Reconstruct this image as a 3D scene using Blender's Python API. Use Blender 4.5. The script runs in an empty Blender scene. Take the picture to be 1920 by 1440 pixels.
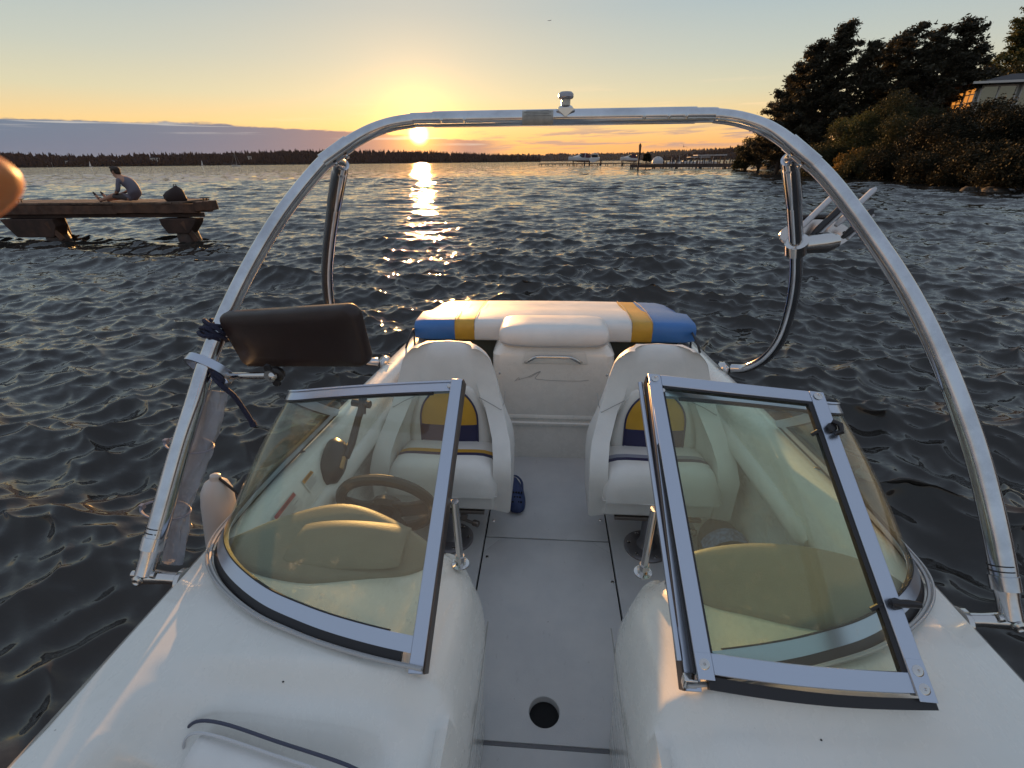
import bpy, bmesh, math, random
import numpy as np
from mathutils import Vector, Matrix, Euler, noise as mnoise
R = math.radians
scene = bpy.context.scene
col = scene.collection

# ------------------------------------------------------------------ camera
CAM_LOC = Vector((-.03, 0, 1.80))
cam_data = bpy.data.cameras.new('camera')
cam_data.sensor_width = 36
cam_data.lens = 888 / 1920 * 36
cam_data.clip_start = .02
cam_data.clip_end = 20000
cam_data.dof.use_dof = True
cam_data.dof.focus_distance = 3.5
cam_data.dof.aperture_fstop = 14
cam = bpy.data.objects.new('camera', cam_data)
col.objects.link(cam)
cam.matrix_world = Matrix.Translation(CAM_LOC) @ Matrix.Rotation(R(4.3), 4, 'Z') @ Matrix.Rotation(R(90 - 25.15), 4, 'X') @ Matrix.Rotation(R(-.62), 4, 'Z')
scene.camera = cam

# ------------------------------------------------------------------ sky, sun, exposure
SUN_AZ, SUN_EL = R(-13.91), R(6.3)           # azimuth from +Y towards +X; where the light on the boat comes from
DISC_EL = R(2.75)                             # height at which the disc shows through the low air
SUN_DIR = Vector((math.sin(SUN_AZ) * math.cos(SUN_EL), math.cos(SUN_AZ) * math.cos(SUN_EL), math.sin(SUN_EL)))
scene.view_settings.view_transform = 'Standard'
scene.view_settings.look = 'None'
scene.view_settings.gamma = 1
scene.view_settings.use_curve_mapping = False
scene.view_settings.exposure = .58
world = bpy.data.worlds.new("World")
scene.world = world
world.use_nodes = True


class NT:
    """small helper to write node trees as expressions"""
    def __init__(s, tree):
        s.t = tree; s.n = tree.nodes; s.l = tree.links
    def node(s, typ, **k):
        nd = s.n.new(typ)
        for a, v in k.items(): setattr(nd, a, v)
        return nd
    def put(s, sock, v):
        if isinstance(v, bpy.types.NodeSocket): s.l.new(v, sock)
        elif v is not None:
            try: sock.default_value = v
            except Exception: sock.default_value = (*v, 1)
    def m(s, op, a, b=None, c=None, clamp=False):
        nd = s.node('ShaderNodeMath', operation=op, use_clamp=clamp)
        s.put(nd.inputs[0], a); s.put(nd.inputs[1], b)
        if c is not None: s.put(nd.inputs[2], c)
        return nd.outputs[0]
    def vm(s, op, a, b=None, out=0):
        nd = s.node('ShaderNodeVectorMath', operation=op)
        s.put(nd.inputs[0], a)
        if b is not None: s.put(nd.inputs['Scale'] if op == 'SCALE' else nd.inputs[1], b)
        return nd.outputs[out]
    def mix(s, f, a, b, blend='MIX'):
        nd = s.node('ShaderNodeMix', data_type='RGBA', blend_type=blend)
        s.put(nd.inputs[0], f); s.put(nd.inputs[6], a); s.put(nd.inputs[7], b)
        return nd.outputs[2]
    def ss(s, x, a, b, lo=0., hi=1.):
        nd = s.node('ShaderNodeMapRange', interpolation_type='SMOOTHSTEP')
        s.put(nd.inputs[0], x)
        for i, v in enumerate((a, b, lo, hi)): s.put(nd.inputs[i + 1], v)
        return nd.outputs[0]
    def noise(s, vec, scale=1., detail=2., rough=.5, color=False, dist=0., dim='3D'):
        nd = s.node('ShaderNodeTexNoise', noise_dimensions=dim)
        s.put(nd.inputs['Vector'], vec); nd.inputs['Scale'].default_value = scale
        nd.inputs['Detail'].default_value = detail; nd.inputs['Roughness'].default_value = rough
        nd.inputs['Distortion'].default_value = dist
        return nd.outputs['Color' if color else 'Fac']
    def comb(s, x, y, z):
        nd = s.node('ShaderNodeCombineXYZ')
        s.put(nd.inputs[0], x); s.put(nd.inputs[1], y); s.put(nd.inputs[2], z)
        return nd.outputs[0]
    def sep(s, v):
        nd = s.node('ShaderNodeSeparateXYZ'); s.put(nd.inputs[0], v); return nd.outputs


def build_sky():
    t = NT(world.node_tree)
    bg = world.node_tree.nodes['Background']
    sky = t.node('ShaderNodeTexSky', sky_type='NISHITA', sun_disc=False)
    sky.sun_elevation = R(4.5)
    sky.sun_rotation = SUN_AZ
    sky.altitude = 0; sky.air_density = 1.0; sky.dust_density = 1.2; sky.ozone_density = 2.0
    d = t.node('ShaderNodeTexCoord').outputs['Generated']
    d = t.vm('NORMALIZE', d)
    x, y, z = t.sep(d)
    deg = 57.2958
    el = t.m('MULTIPLY', t.m('ARCSINE', z), deg)
    az = t.m('MULTIPLY', t.m('ARCTAN2', x, y), deg)
    disc_dir = (math.sin(SUN_AZ) * math.cos(DISC_EL), math.cos(SUN_AZ) * math.cos(DISC_EL), math.sin(DISC_EL))
    cosang = t.vm('DOT_PRODUCT', d, disc_dir, out=1)
    ang = t.m('MULTIPLY', t.m('ARCCOSINE', t.m('MINIMUM', cosang, .9999999)), deg)
    base = t.vm('SCALE', sky.outputs[0], SKY_S)
    # the phone camera's tone curve flattens the range between the zenith and the glow
    lum = t.node('ShaderNodeRGBToBW'); t.put(lum.inputs[0], base); lum = lum.outputs[0]
    comp = t.m('DIVIDE', SKY_GAIN, t.m('POWER', t.m('MAXIMUM', lum, .001), SKY_COMP))
    base = t.vm('SCALE', base, comp)
    # evening colours by height, warmer on the sunset side
    cr = t.node('ShaderNodeValToRGB'); t.put(cr.inputs[0], t.m('DIVIDE', t.m('MAXIMUM', el, 0.), 60., clamp=True))
    els = cr.color_ramp.elements
    stops = [(0, (.70, .27, .09)), (1.6, (.80, .36, .12)), (3.4, (.76, .49, .20)), (6, (.55, .49, .32)), (9, (.42, .43, .36)), (13, (.31, .365, .37)), (22, (.28, .335, .38)), (45, (.27, .31, .37)), (60, (.26, .30, .37))]
    while len(els) < len(stops): els.new(.5)
    for e_, (p_, c_) in zip(els, stops): e_.position = p_ / 60; e_.color = (*c_, 1)
    away = t.ss(ang, 28., 100.)
    cool = t.mix(t.ss(el, 0., 16.), (.36, .29, .31, 1), (.30, .325, .375, 1))
    ramp = t.mix(t.m('MULTIPLY', away, .85), cr.outputs[0], cool)
    base = t.mix(.72, base, ramp)
    # low bank of cloud on the left
    wob = t.noise(t.comb(t.m('MULTIPLY', az, .12), t.m('MULTIPLY', el, .6), 0.), 1., 4., .55)
    edge = t.m('SUBTRACT', 2.25, t.m('MULTIPLY', t.m('ADD', az, 8.), .052))
    edge = t.m('MINIMUM', edge, 3.5)
    wob2 = t.noise(t.comb(t.m('MULTIPLY', az, .7), t.m('MULTIPLY', el, 2.4), 5.), 1., 5., .65)
    edge = t.m('ADD', edge, t.m('ADD', t.m('MULTIPLY', t.m('SUBTRACT', wob, .5), .7), t.m('MULTIPLY', t.m('SUBTRACT', wob2, .5), .45)))
    bank = t.ss(t.m('SUBTRACT', edge, el), -.04, .16)
    bank = t.m('MULTIPLY', bank, t.ss(az, -3., -9.))
    bank = t.m('MULTIPLY', bank, t.ss(az, -150., -100.))
    rift = t.noise(t.comb(t.m('MULTIPLY', az, .09), t.m('MULTIPLY', el, 3.2), 3.), 1., 3., .5)
    rift = t.m('MULTIPLY', t.ss(rift, .53, .66), t.ss(t.m('SUBTRACT', edge, el), 1.1, .2))
    near = t.m('POWER', 2.718, t.m('MULTIPLY', ang, -.11))
    bankcol = t.mix(near, (.070, .128, .205, 1), (.50, .20, .10, 1))
    bankcol = t.mix(t.m('MULTIPLY', rift, .5), bankcol, (.60, .56, .50, 1))
    # thin streaks of cloud over the far shore
    sn = t.noise(t.comb(t.m('MULTIPLY', az, .11), t.m('MULTIPLY', t.m('SUBTRACT', el, t.m('MULTIPLY', az, .03)), 1.9), 7.), 1., 5., .6, dist=.4)
    streak = t.m('MULTIPLY', t.ss(sn, .47, .60), t.m('MULTIPLY', t.ss(el, 4.2, 2.4), t.ss(el, .9, 1.5)))
    streak = t.m('MULTIPLY', streak, t.ss(az, -11., -4.))
    streak = t.m('MULTIPLY', streak, t.ss(az, 90., 40.))
    streakcol = t.mix(near, (.30, .22, .22, 1), (.50, .27, .15, 1))
    wisp = t.noise(t.comb(t.m('MULTIPLY', az, .07), t.m('MULTIPLY', el, 1.1), 11.), 1., 5., .6)
    wisp = t.m('MULTIPLY', t.ss(wisp, .58, .72), t.m('MULTIPLY', t.ss(el, 8., 5.), t.ss(el, 2.5, 4.)))
    c = t.mix(t.m('MULTIPLY', wisp, .22), base, (.95, .62, .36, 1))
    c = t.mix(t.m('MULTIPLY', streak, .72), c, streakcol)
    c = t.mix(t.m('MULTIPLY', bank, .93), c, bankcol)
    # glow of the air round the sun, and the sun itself
    g1 = t.m('MULTIPLY', t.m('POWER', 2.718, t.m('MULTIPLY', ang, -.60)), 3.4)
    g2 = t.m('MULTIPLY', t.m('POWER', 2.718, t.m('MULTIPLY', ang, -.20)), .16)
    thin = t.m('SUBTRACT', 1., t.m('MULTIPLY', bank, .45))
    c = t.vm('ADD', c, t.vm('SCALE', (1., .40, .05), t.m('MULTIPLY', g1, thin)))
    c = t.vm('ADD', c, t.vm('SCALE', (1., .56, .16), t.m('MULTIPLY', g2, thin)))
    disc = t.ss(ang, 1.25, .35)
    c = t.vm('ADD', c, t.vm('SCALE', (6.5, 3.7, 1.1), disc))
    t.put(bg.inputs[0], c)
    bg.inputs[1].default_value = 1.0


SKY_S, SKY_GAIN, SKY_COMP = .10, .56, .62
build_sky()
sun_data = bpy.data.lights.new('sun', 'SUN')
sun_data.energy = 4.6
sun_data.angle = R(.6)
sun_data.color = (1, .50, .17)
sun = bpy.data.objects.new('sun', sun_data)
col.objects.link(sun)
sun.rotation_euler = SUN_DIR.to_track_quat('Z', 'Y').to_euler()
scene.cycles.max_bounces = 10
scene.cycles.transparent_max_bounces = 16
scene.cycles.sample_clamp_indirect = 6
scene.cycles.use_denoising = True


# ------------------------------------------------------------------ helpers
def tag(o, label=None, cat=None, group=None, kind=None):
    if label: o['label'] = label
    if cat: o['category'] = cat
    if group: o['group'] = group
    if kind: o['kind'] = kind
    return o

def empty(name, loc=(0, 0, 0), rz=0, label=None, cat=None, group=None):
    o = bpy.data.objects.new(name, None)
    o.location = loc; o.rotation_euler.z = rz; o.empty_display_size = .1
    col.objects.link(o)
    return tag(o, label, cat, group)

def npmesh(name, V, F, mats, parent=None, smooth=True, sharp=None, midx=None):
    """V (n,3), F (m,k) arrays -> object"""
    V = np.asarray(V, dtype=np.float32); F = np.asarray(F, dtype=np.int32)
    me = bpy.data.meshes.new(name)
    me.vertices.add(len(V)); me.vertices.foreach_set('co', V.ravel())
    k = F.shape[1]
    me.loops.add(F.size); me.loops.foreach_set('vertex_index', F.ravel())
    me.polygons.add(len(F)); me.polygons.foreach_set('loop_start', np.arange(len(F), dtype=np.int32) * k)
    try: me.polygons.foreach_set('loop_total', np.full(len(F), k, dtype=np.int32))
    except Exception: pass
    for m in (mats if isinstance(mats, (list, tuple)) else [mats]): me.materials.append(m)
    if midx is not None: me.polygons.foreach_set('material_index', np.asarray(midx, dtype=np.int32))
    me.update(calc_edges=True); me.validate()
    me.polygons.foreach_set('use_smooth', np.full(len(F), bool(smooth)))
    if sharp: me.set_sharp_from_angle(angle=R(sharp))
    o = bpy.data.objects.new(name, me); col.objects.link(o); o.parent = parent
    return o


class MB:
    """collects shapes into one mesh"""
    def __init__(s): s.v = []; s.f = []; s.m = []; s.cur = 0
    def mat(s, i): s.cur = i; return s
    def add(s, vs, fs):
        b = len(s.v); s.v += [tuple(v) for v in vs]
        for f in fs: s.f.append(tuple(b + i for i in f)); s.m.append(s.cur)
        return s
    def box(s, c, size, rot=None):
        hx, hy, hz = (q / 2 for q in size)
        M = rot if rot is not None else Matrix.Identity(3)
        P = [Vector(c) + M @ Vector((a * hx, b * hy, d * hz)) for a in (-1, 1) for b in (-1, 1) for d in (-1, 1)]
        return s.add(P, [(0, 1, 3, 2), (4, 6, 7, 5), (0, 4, 5, 1), (2, 3, 7, 6), (0, 2, 6, 4), (1, 5, 7, 3)])
    def bar(s, a, b, w, h, up=(0, 0, 1)):
        a = Vector(a); b = Vector(b); d = (b - a); L = d.length; d.normalize()
        x = d.cross(Vector(up)).normalized(); u = x.cross(d).normalized()
        M = Matrix((x, d, u)).transposed()
        return s.box((a + b) / 2, (w, L, h), M)
    def tube(s, pts, r, n=12, cap=True, flat=1.0, up=None):
        pts = [Vector(p) for p in pts]; N = len(pts)
        rs = r if isinstance(r, (list, tuple)) else [r] * N
        T = []
        for i in range(N):
            T.append((pts[min(i + 1, N - 1)] - pts[max(i - 1, 0)]).normalized())
        ref = Vector(up) if up else (Vector((0, 0, 1)) if abs(T[0].z) < .9 else Vector((1, 0, 0)))
        x = T[0].cross(ref).normalized()
        V = []; Fs = []
        for i in range(N):
            x = (x - T[i] * x.dot(T[i])).normalized(); y = T[i].cross(x)
            for k in range(n):
                a = 2 * math.pi * k / n
                V.append(pts[i] + rs[i] * (x * math.cos(a) + y * math.sin(a) * flat))
        for i in range(N - 1):
            for k in range(n):
                Fs.append((i * n + k, i * n + (k + 1) % n, (i + 1) * n + (k + 1) % n, (i + 1) * n + k))
        if cap:
            Fs.append(tuple(reversed(range(n)))); Fs.append(tuple(range((N - 1) * n, N * n)))
        return s.add(V, Fs)
    def lathe(s, prof, c=(0, 0, 0), axis=(0, 0, 1), n=20):
        q = Vector((0, 0, 1)).rotation_difference(Vector(axis))
        V = []; Fs = []
        for r, h in prof:
            for k in range(n):
                a = 2 * math.pi * k / n
                V.append(Vector(c) + q @ Vector((r * math.cos(a), r * math.sin(a), h)))
        for i in range(len(prof) - 1):
            for k in range(n):
                Fs.append((i * n + k, i * n + (k + 1) % n, (i + 1) * n + (k + 1) % n, (i + 1) * n + k))
        Fs.append(tuple(reversed(range(n)))); Fs.append(tuple(range((len(prof) - 1) * n, len(prof) * n)))
        return s.add(V, Fs)
    def loft(s, rings, closed=True, caps=True):
        n = len(rings[0]); V = [p for r in rings for p in r]; Fs = []
        for i in range(len(rings) - 1):
            for k in range(n if closed else n - 1):
                Fs.append((i * n + k, i * n + (k + 1) % n, (i + 1) * n + (k + 1) % n, (i + 1) * n + k))
        if caps and closed:
            Fs.append(tuple(reversed(range(n)))); Fs.append(tuple(range((len(rings) - 1) * n, len(rings) * n)))
        return s.add(V, Fs)
    def ellip(s, c, r, n=14, m=9, rot=None):
        V = []; Fs = []
        for i in range(m + 1):
            ph = math.pi * i / m
            for k in range(n):
                a = 2 * math.pi * k / n
                p = Vector((r[0] * math.sin(ph) * math.cos(a), r[1] * math.sin(ph) * math.sin(a), -r[2] * math.cos(ph)))
                V.append(Vector(c) + (rot @ p if rot is not None else p))
        for i in range(m):
            for k in range(n):
                Fs.append((i * n + k, i * n + (k + 1) % n, (i + 1) * n + (k + 1) % n, (i + 1) * n + k))
        return s.add(V, Fs)
    def build(s, name, mats, parent=None, smooth=True, sharp=35, bevel=0, seg=2, subsurf=0, weld=False, recalc=True):
        me = bpy.data.meshes.new(name)
        me.from_pydata([tuple(v) for v in s.v], [], s.f)
        for m in (mats if isinstance(mats, (list, tuple)) else [mats]): me.materials.append(m)
        me.polygons.foreach_set('material_index', s.m)
        if weld or recalc:
            bm = bmesh.new(); bm.from_mesh(me)
            if weld: bmesh.ops.remove_doubles(bm, verts=bm.verts, dist=1e-5)
            bmesh.ops.dissolve_degenerate(bm, edges=bm.edges, dist=1e-7)
            bmesh.ops.recalc_face_normals(bm, faces=bm.faces)
            bm.to_mesh(me); bm.free()
        me.polygons.foreach_set('use_smooth', [smooth] * len(me.polygons))
        if smooth and sharp and not subsurf: me.set_sharp_from_angle(angle=R(sharp))
        o = bpy.data.objects.new(name, me); col.objects.link(o); o.parent = parent
        if bevel:
            b = o.modifiers.new('bevel', 'BEVEL'); b.width = bevel; b.segments = seg; b.limit_method = 'ANGLE'; b.angle_limit = R(40)
            b.harden_normals = False
        if subsurf:
            u = o.modifiers.new('subdivision', 'SUBSURF'); u.levels = subsurf; u.render_levels = subsurf
        return o


def mat(name, color=(.5, .5, .5), rough=.5, metal=0., spec=.5, var=0., vscale=8., bump=0., bscale=60., rvar=0., coat=0., sub=0., alpha=None):
    m = bpy.data.materials.new(name); m.use_nodes = True
    t = NT(m.node_tree); b = m.node_tree.nodes['Principled BSDF']
    b.inputs['Roughness'].default_value = rough; b.inputs['Metallic'].default_value = metal
    b.inputs['Specular IOR Level'].default_value = spec
    b.inputs['Coat Weight'].default_value = coat
    co = t.node('ShaderNodeTexCoord').outputs['Object']
    if var:
        n = t.noise(co, vscale, 5., .6)
        f = t.ss(n, .3, .7)
        t.put(b.inputs['Base Color'], t.mix(f, tuple(c * (1 - var) for c in color) + (1,), tuple(min(1, c * (1 + var)) for c in color) + (1,)))
    else: b.inputs['Base Color'].default_value = (*color, 1)
    if rvar:
        n = t.noise(co, vscale * 2.3, 4., .6)
        t.put(b.inputs['Roughness'], t.ss(n, .3, .7, max(.02, rough - rvar), rough + rvar))
    if bump:
        bp = t.node('ShaderNodeBump'); bp.inputs['Strength'].default_value = bump; bp.inputs['Distance'].default_value = .01
        t.put(bp.inputs['Height'], t.noise(co, bscale, 4., .6)); t.put(b.inputs['Normal'], bp.outputs[0])
    if sub: b.inputs['Subsurface Weight'].default_value = sub; b.inputs['Subsurface Radius'].default_value = (.01, .004, .002)
    return m

def copy_tree(o, parent=None):
    c = o.copy(); col.objects.link(c)
    if parent is not None: c.parent = parent
    for ch in list(o.children): copy_tree(ch, c)
    return c

# ------------------------------------------------------------------ water
rng = np.random.default_rng(11)

def wave_set():
    W = []
    n = 130
    for i in range(n):
        lam = .11 * (5.0 / .11) ** ((i + rng.random()) / n)
        # directions round the fetch, from the sunset side towards the boat
        th = rng.normal(0, .40 if lam > .6 else .66) + R(6)
        k = 2 * math.pi / lam
        s = .064 * (1.0 if lam < 1.35 else (1.35 / lam) ** 1.5) * (lam / .5) ** (-.22 if lam > .5 else -.18)
        W.append((k * math.sin(th), k * math.cos(th), lam, s / k, rng.random() * 6.283))
    return W
WAVES = wave_set()
HULL = [(-1.75, .02), (-1.4, .45), (-1.0, .68), (-.4, .87), (.3, .97), (1.2, .99), (2.3, .93), (3.0, .9), (3.9, .84), (3.95, .02)]

def hull_half(y):
    return np.interp(y, [p[0] for p in HULL], [p[1] for p in HULL], left=-9, right=-9)

def water_height(X, Y, spacing):
    H = np.zeros_like(X); DX = np.zeros_like(X); DY = np.zeros_like(X)
    patch = .75 + .5 * (np.sin(X * .11 + Y * .05 + 1) * np.sin(Y * .09 - X * .04 + 2))     # gusts
    for kx, ky, lam, a, ph in WAVES:
        w = np.clip((lam / spacing - 2.0) / 2.0, 0, 1)
        if not w.any(): continue
        w = w * (patch if lam < 1.5 else 1)
        arg = kx * X + ky * Y + ph
        k = math.hypot(kx, ky)
        c = np.cos(arg) * a * w
        s_ = np.sin(arg) * a * w
        H += c
        DX -= s_ * kx / k; DY -= s_ * ky / k
    return H, DX, DY

def build_water():
    A = np.concatenate([np.arange(-180, -64, 4.), np.linspace(-64, 58, 1250), np.arange(62, 180.1, 4.)])
    rr = [0.0, .45]
    while rr[-1] < 70: rr.append(rr[-1] * 1.0042 + .0006)
    while rr[-1] < 9000: rr.append(rr[-1] * 1.03)
    rr = np.array(rr)
    r, a = np.meshgrid(rr, np.radians(A), indexing='ij')
    X = (r * np.sin(a)).astype(np.float64) - .03; Y = r * np.cos(a)
    sp = r * .0042 + .010
    coarse = (np.abs(np.degrees(a) + 3) > 62)
    sp = np.where(coarse, r * .07 + .02, sp)
    H, DX, DY = water_height(X, Y, sp)
    ins = hull_half(Y) - np.abs(X)
    fade = np.clip(ins / .25 + .0, 0, 1)
    out = 1 - np.clip((ins + .05) / .1, 0, 1)
    Z = H * 1.0 * (1 - fade) - .5 * np.clip(ins / .15, 0, 1)
    # calmer water close along the hull and over the shallows
    X2 = X + .9 * DX * out; Y2 = Y + .9 * DY * out
    V = np.stack([X2, Y2, Z], -1).reshape(-1, 3)
    nr, na = X.shape
    i, j = np.meshgrid(np.arange(nr - 1), np.arange(na - 1), indexing='ij')
    q = (i * na + j).ravel()
    F = np.stack([q, q + na, q + na + 1, q + 1], -1)[:, ::-1]
    F = F[:, ::-1]
    m = bpy.data.materials.new('lake_water'); m.use_nodes = True
    t = NT(m.node_tree); b = m.node_tree.nodes['Principled BSDF']
    b.inputs['Base Color'].default_value = (.026, .023, .020, 1)
    b.inputs['IOR'].default_value = 1.42
    b.inputs['Specular IOR Level'].default_value = .5
    b.inputs['Roughness'].default_value = .045
    g = t.node('ShaderNodeNewGeometry')
    pos = g.outputs['Position']
    px, py, pz = t.sep(pos)
    # unresolved ripples: tilt the normal, crests running across the wind
    v1 = t.comb(t.m('MULTIPLY', px, .55), py, 0.)
    n1 = t.vm('SUBTRACT', t.noise(v1, 7.5, 3., .6, color=True), (.5, .5, .5))
    n2 = t.vm('SUBTRACT', t.noise(v1, 30., 2., .6, color=True), (.5, .5, .5))
    n3 = t.vm('SUBTRACT', t.noise(v1, 1.3, 3., .55, color=True), (.5, .5, .5))
    dist = t.vm('DISTANCE', pos, tuple(CAM_LOC), out=1)
    far = t.ss(dist, 12., 90.)
    v = t.vm('ADD', t.vm('SCALE', n1, .46), t.vm('SCALE', n2, .30))
    v = t.vm('ADD', v, t.vm('SCALE', n3, t.m('MULTIPLY', far, .95)))
    v = t.vm('MULTIPLY', v, (.5, 1.0, 0.))
    t.put(b.inputs['Normal'], t.vm('NORMALIZE', t.vm('ADD', g.outputs['Normal'], v)))
    o = npmesh('water', V, F, m)
    return tag(o, kind='structure')

water = build_water()

# ================================================================== SETTING ON LAND
def azp(az, d, z=0.):
    return Vector((CAM_LOC.x + d * math.sin(R(az)), d * math.cos(R(az)), z))

M_bark = mat('bark', (.045, .032, .024), .9, var=.3, vscale=3)
M_soil = mat('bank_soil', (.035, .026, .018), .95, var=.4, vscale=.8, bump=.6, bscale=3)
M_hill = mat('hill_ground', (.020, .015, .014), .95, spec=0, var=.35, vscale=.004)
M_rock = mat('shore_rock', (.05, .042, .035), .85, var=.4, vscale=2, bump=.7, bscale=8)

def leafmat(name, c, tr=.35, spec=.25):
    m = bpy.data.materials.new(name); m.use_nodes = True
    t = NT(m.node_tree); b = m.node_tree.nodes['Principled BSDF']
    inf = t.node('ShaderNodeNewGeometry').outputs['Random Per Island']
    cc = t.mix(inf, tuple(x * .72 for x in c) + (1,), tuple(x * 1.3 for x in c) + (1,))
    t.put(b.inputs['Base Color'], cc); b.inputs['Roughness'].default_value = .65
    b.inputs['Specular IOR Level'].default_value = spec
    tl = t.node('ShaderNodeBsdfTranslucent'); t.put(tl.inputs[0], t.vm('SCALE', cc, 1.3))
    mx = t.node('ShaderNodeMixShader'); mx.inputs[0].default_value = tr
    m.node_tree.links.new(b.outputs[0], mx.inputs[1]); m.node_tree.links.new(tl.outputs[0], mx.inputs[2])
    out = m.node_tree.nodes['Material Output']; m.node_tree.links.new(mx.outputs[0], out.inputs[0])
    return m
L_con = leafmat('conifer_needles', (.040, .036, .022), .25)
L_broad = leafmat('broad_leaves', (.036, .037, .017), .25, .12)
L_green = leafmat('light_green_leaves', (.055, .060, .020), .35)
L_gold = leafmat('golden_leaves', (.15, .095, .025), .45)
L_dark = leafmat('dark_shrub_leaves', (.024, .022, .013), .12, .08)
L_far = leafmat('far_wood_leaves', (.036, .019, .017), .0, 0)

def leaves(C, size, rg, elong=2.2, droop=0.):
    """one small quad round each centre, random tilt"""
    n = len(C)
    d = rg.normal(size=(n, 3)); d[:, 2] = d[:, 2] * .6 - droop
    d /= np.linalg.norm(d, axis=1)[:, None]
    u = np.cross(d, rg.normal(size=(n, 3))); u /= np.linalg.norm(u, axis=1)[:, None]
    s = size * rg.uniform(.6, 1.4, (n, 1))
    a = d * s * elong * .5; b = u * s * .5
    V = np.stack([C - a, C + b * .9, C + a, C - b * .9], 1).reshape(-1, 3)
    F = np.arange(n * 4).reshape(n, 4)
    return V, F

def conifer(name, base, h, w, seed, lean=(0, 0), leafm=None, dens=1.0, label=None, group=None, bare=.22, cat='tree', lsize=.30):
    rg = np.random.default_rng(seed)
    root = empty(name, base, 0, label, cat, group)
    tr = MB(); P = []
    for i in range(9):
        f = i / 8
        P.append(Vector((lean[0] * h * f * f, lean[1] * h * f * f, h * f)) + Vector((*rg.normal(0, .008 * h, 2), 0)) * (1 if i else 0))
    rad = [max(.04, .026 * h * (1 - .93 * (i / 8))) for i in range(9)]
    P[0].z = -1.2
    tr.tube(P, rad, 8)
    C = []; k_dense = dens > 1.1
    nb = int(66 * dens)
    for i in range(nb):
        f = bare + (1 - bare) * (i + rg.random()) / nb
        k = f * 8; a = int(min(7, k)); p = P[a].lerp(P[a + 1], k - a)
        prof = (1 - (f - bare) / (1 - bare)) ** .62 * (.75 + .25 * min(1, (f - bare) / .15))
        L = w * prof * rg.uniform(.5, 1.2) + .3
        an = rg.random() * 6.283
        up = rg.uniform(0, .5)
        d = Vector((math.cos(an) + lean[0] * 1.6, math.sin(an) + lean[1] * 1.6, up)).normalized()
        pts = [p + d * L * q + Vector((0, 0, .10 * L * q * q)) for q in (0, .35, .7, 1)]
        tr.tube(pts, [.012 * h * (1 - f) + .03, .03, .022, .012], 4, cap=False)
        ns = int(11 * L) + 6
        q = rg.random(ns) ** .7
        B = np.array([[*pts[0]]]) + q[:, None] * (np.array([[*pts[3]]]) - np.array([[*pts[0]]]))
        # clumps of needles on side twigs
        for c in B:
            m_ = 10 if k_dense else 7
            off = rg.normal(size=(m_, 3)) * np.array([.27, .27, .17]) * (.6 + .6 * rg.random())
            C.append(c + off + np.array([0, 0, .08]))
    C = np.concatenate(C)
    V, F = leaves(C, lsize * .55, rg, 2.4)
    npmesh('crown', V, F, leafm or L_con, root, smooth=False)
    tr.build('trunk', M_bark, root)
    return root

def blob_tree(name, base, h, r, seed, leafm, n=7000, label=None, group=None, cat='tree', lsize=.2, blobs=14, squash=.75, bottom=.15):
    """broad crown: many clumps of leaves, gaps between"""
    rg = np.random.default_rng(seed)
    root = empty(name, base, 0, label, cat, group)
    tr = MB()
    tr.tube([(0, 0, -1), (0, 0, h * .3), (.05 * r, .03 * r, h * .6)], [.035 * h, .025 * h, .012 * h], 7)
    cs = []
    for i in range(blobs):
        an = rg.random() * 6.283; rr = r * math.sqrt(rg.random()) * .75
        zf = bottom + (1 - bottom) * (1 - (rr / r) ** 2 * .6) * rg.uniform(.25, .88)
        c = np.array([rr * math.cos(an), rr * math.sin(an), h * zf]); cs.append((c, r * rg.uniform(.28, .46)))
        tr.tube([(0, 0, h * .25 * rg.random()), tuple(c * .6 + np.array([0, 0, h * .1])), tuple(c)], [.012 * h, .008 * h, .003 * h], 5, cap=False)
    C = []
    for c, br in cs:
        m_ = n // blobs
        d = rg.normal(size=(m_, 3)); d /= np.linalg.norm(d, axis=1)[:, None]
        rad = br * (rg.random((m_, 1)) ** .45) * (1 + .25 * np.sin(d[:, :1] * 7 + c[0]) * np.cos(d[:, 1:2] * 6))
        C.append(c + d * rad * np.array([1, 1, squash]))
    C = np.concatenate(C); C = C[C[:, 2] > -.3]
    V, F = leaves(C, lsize, rg, 1.7)
    npmesh('crown', V, F, leafm, root, smooth=False)
    tr.build('trunk', M_bark, root)
    return root

# ---- far hills and the woods on them
def ridge(az0, az1, dist, prof, seed, kind='hill', depth=500, n=220):
    rg = np.random.default_rng(seed)
    A = np.linspace(az0, az1, n); rows = []
    fr = [0, .02, .12, .35, .7, 1.0, 1.5]
    hz = [-.5, .9, .22, .55, .85, 1.0, .6]
    for f, hh in zip(fr, hz):
        row = []
        for a in A:
            H = np.interp(a, [p[0] for p in prof], [p[1] for p in prof])
            d = dist + depth * f + 22 * mnoise.noise(Vector((a * .3, seed, 0))) * 3
            if hh < .9 and f == 0: z = -2
            elif f == .02: z = 1.5
            else: z = H * hh * (1 + .12 * mnoise.noise(Vector((a * .5, f * 3, seed))))
            row.append(tuple(azp(a, d, z)))
        rows.append(row)
    V = np.array(rows).reshape(-1, 3); nr = len(rows)
    i, j = np.meshgrid(np.arange(nr - 1), np.arange(n - 1), indexing='ij'); q = (i * n + j).ravel()
    F = np.stack([q, q + 1, q + n + 1, q + n], -1)
    o = npmesh('hill', V, F, M_hill); tag(o, kind='structure')
    return np.array(rows)

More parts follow.
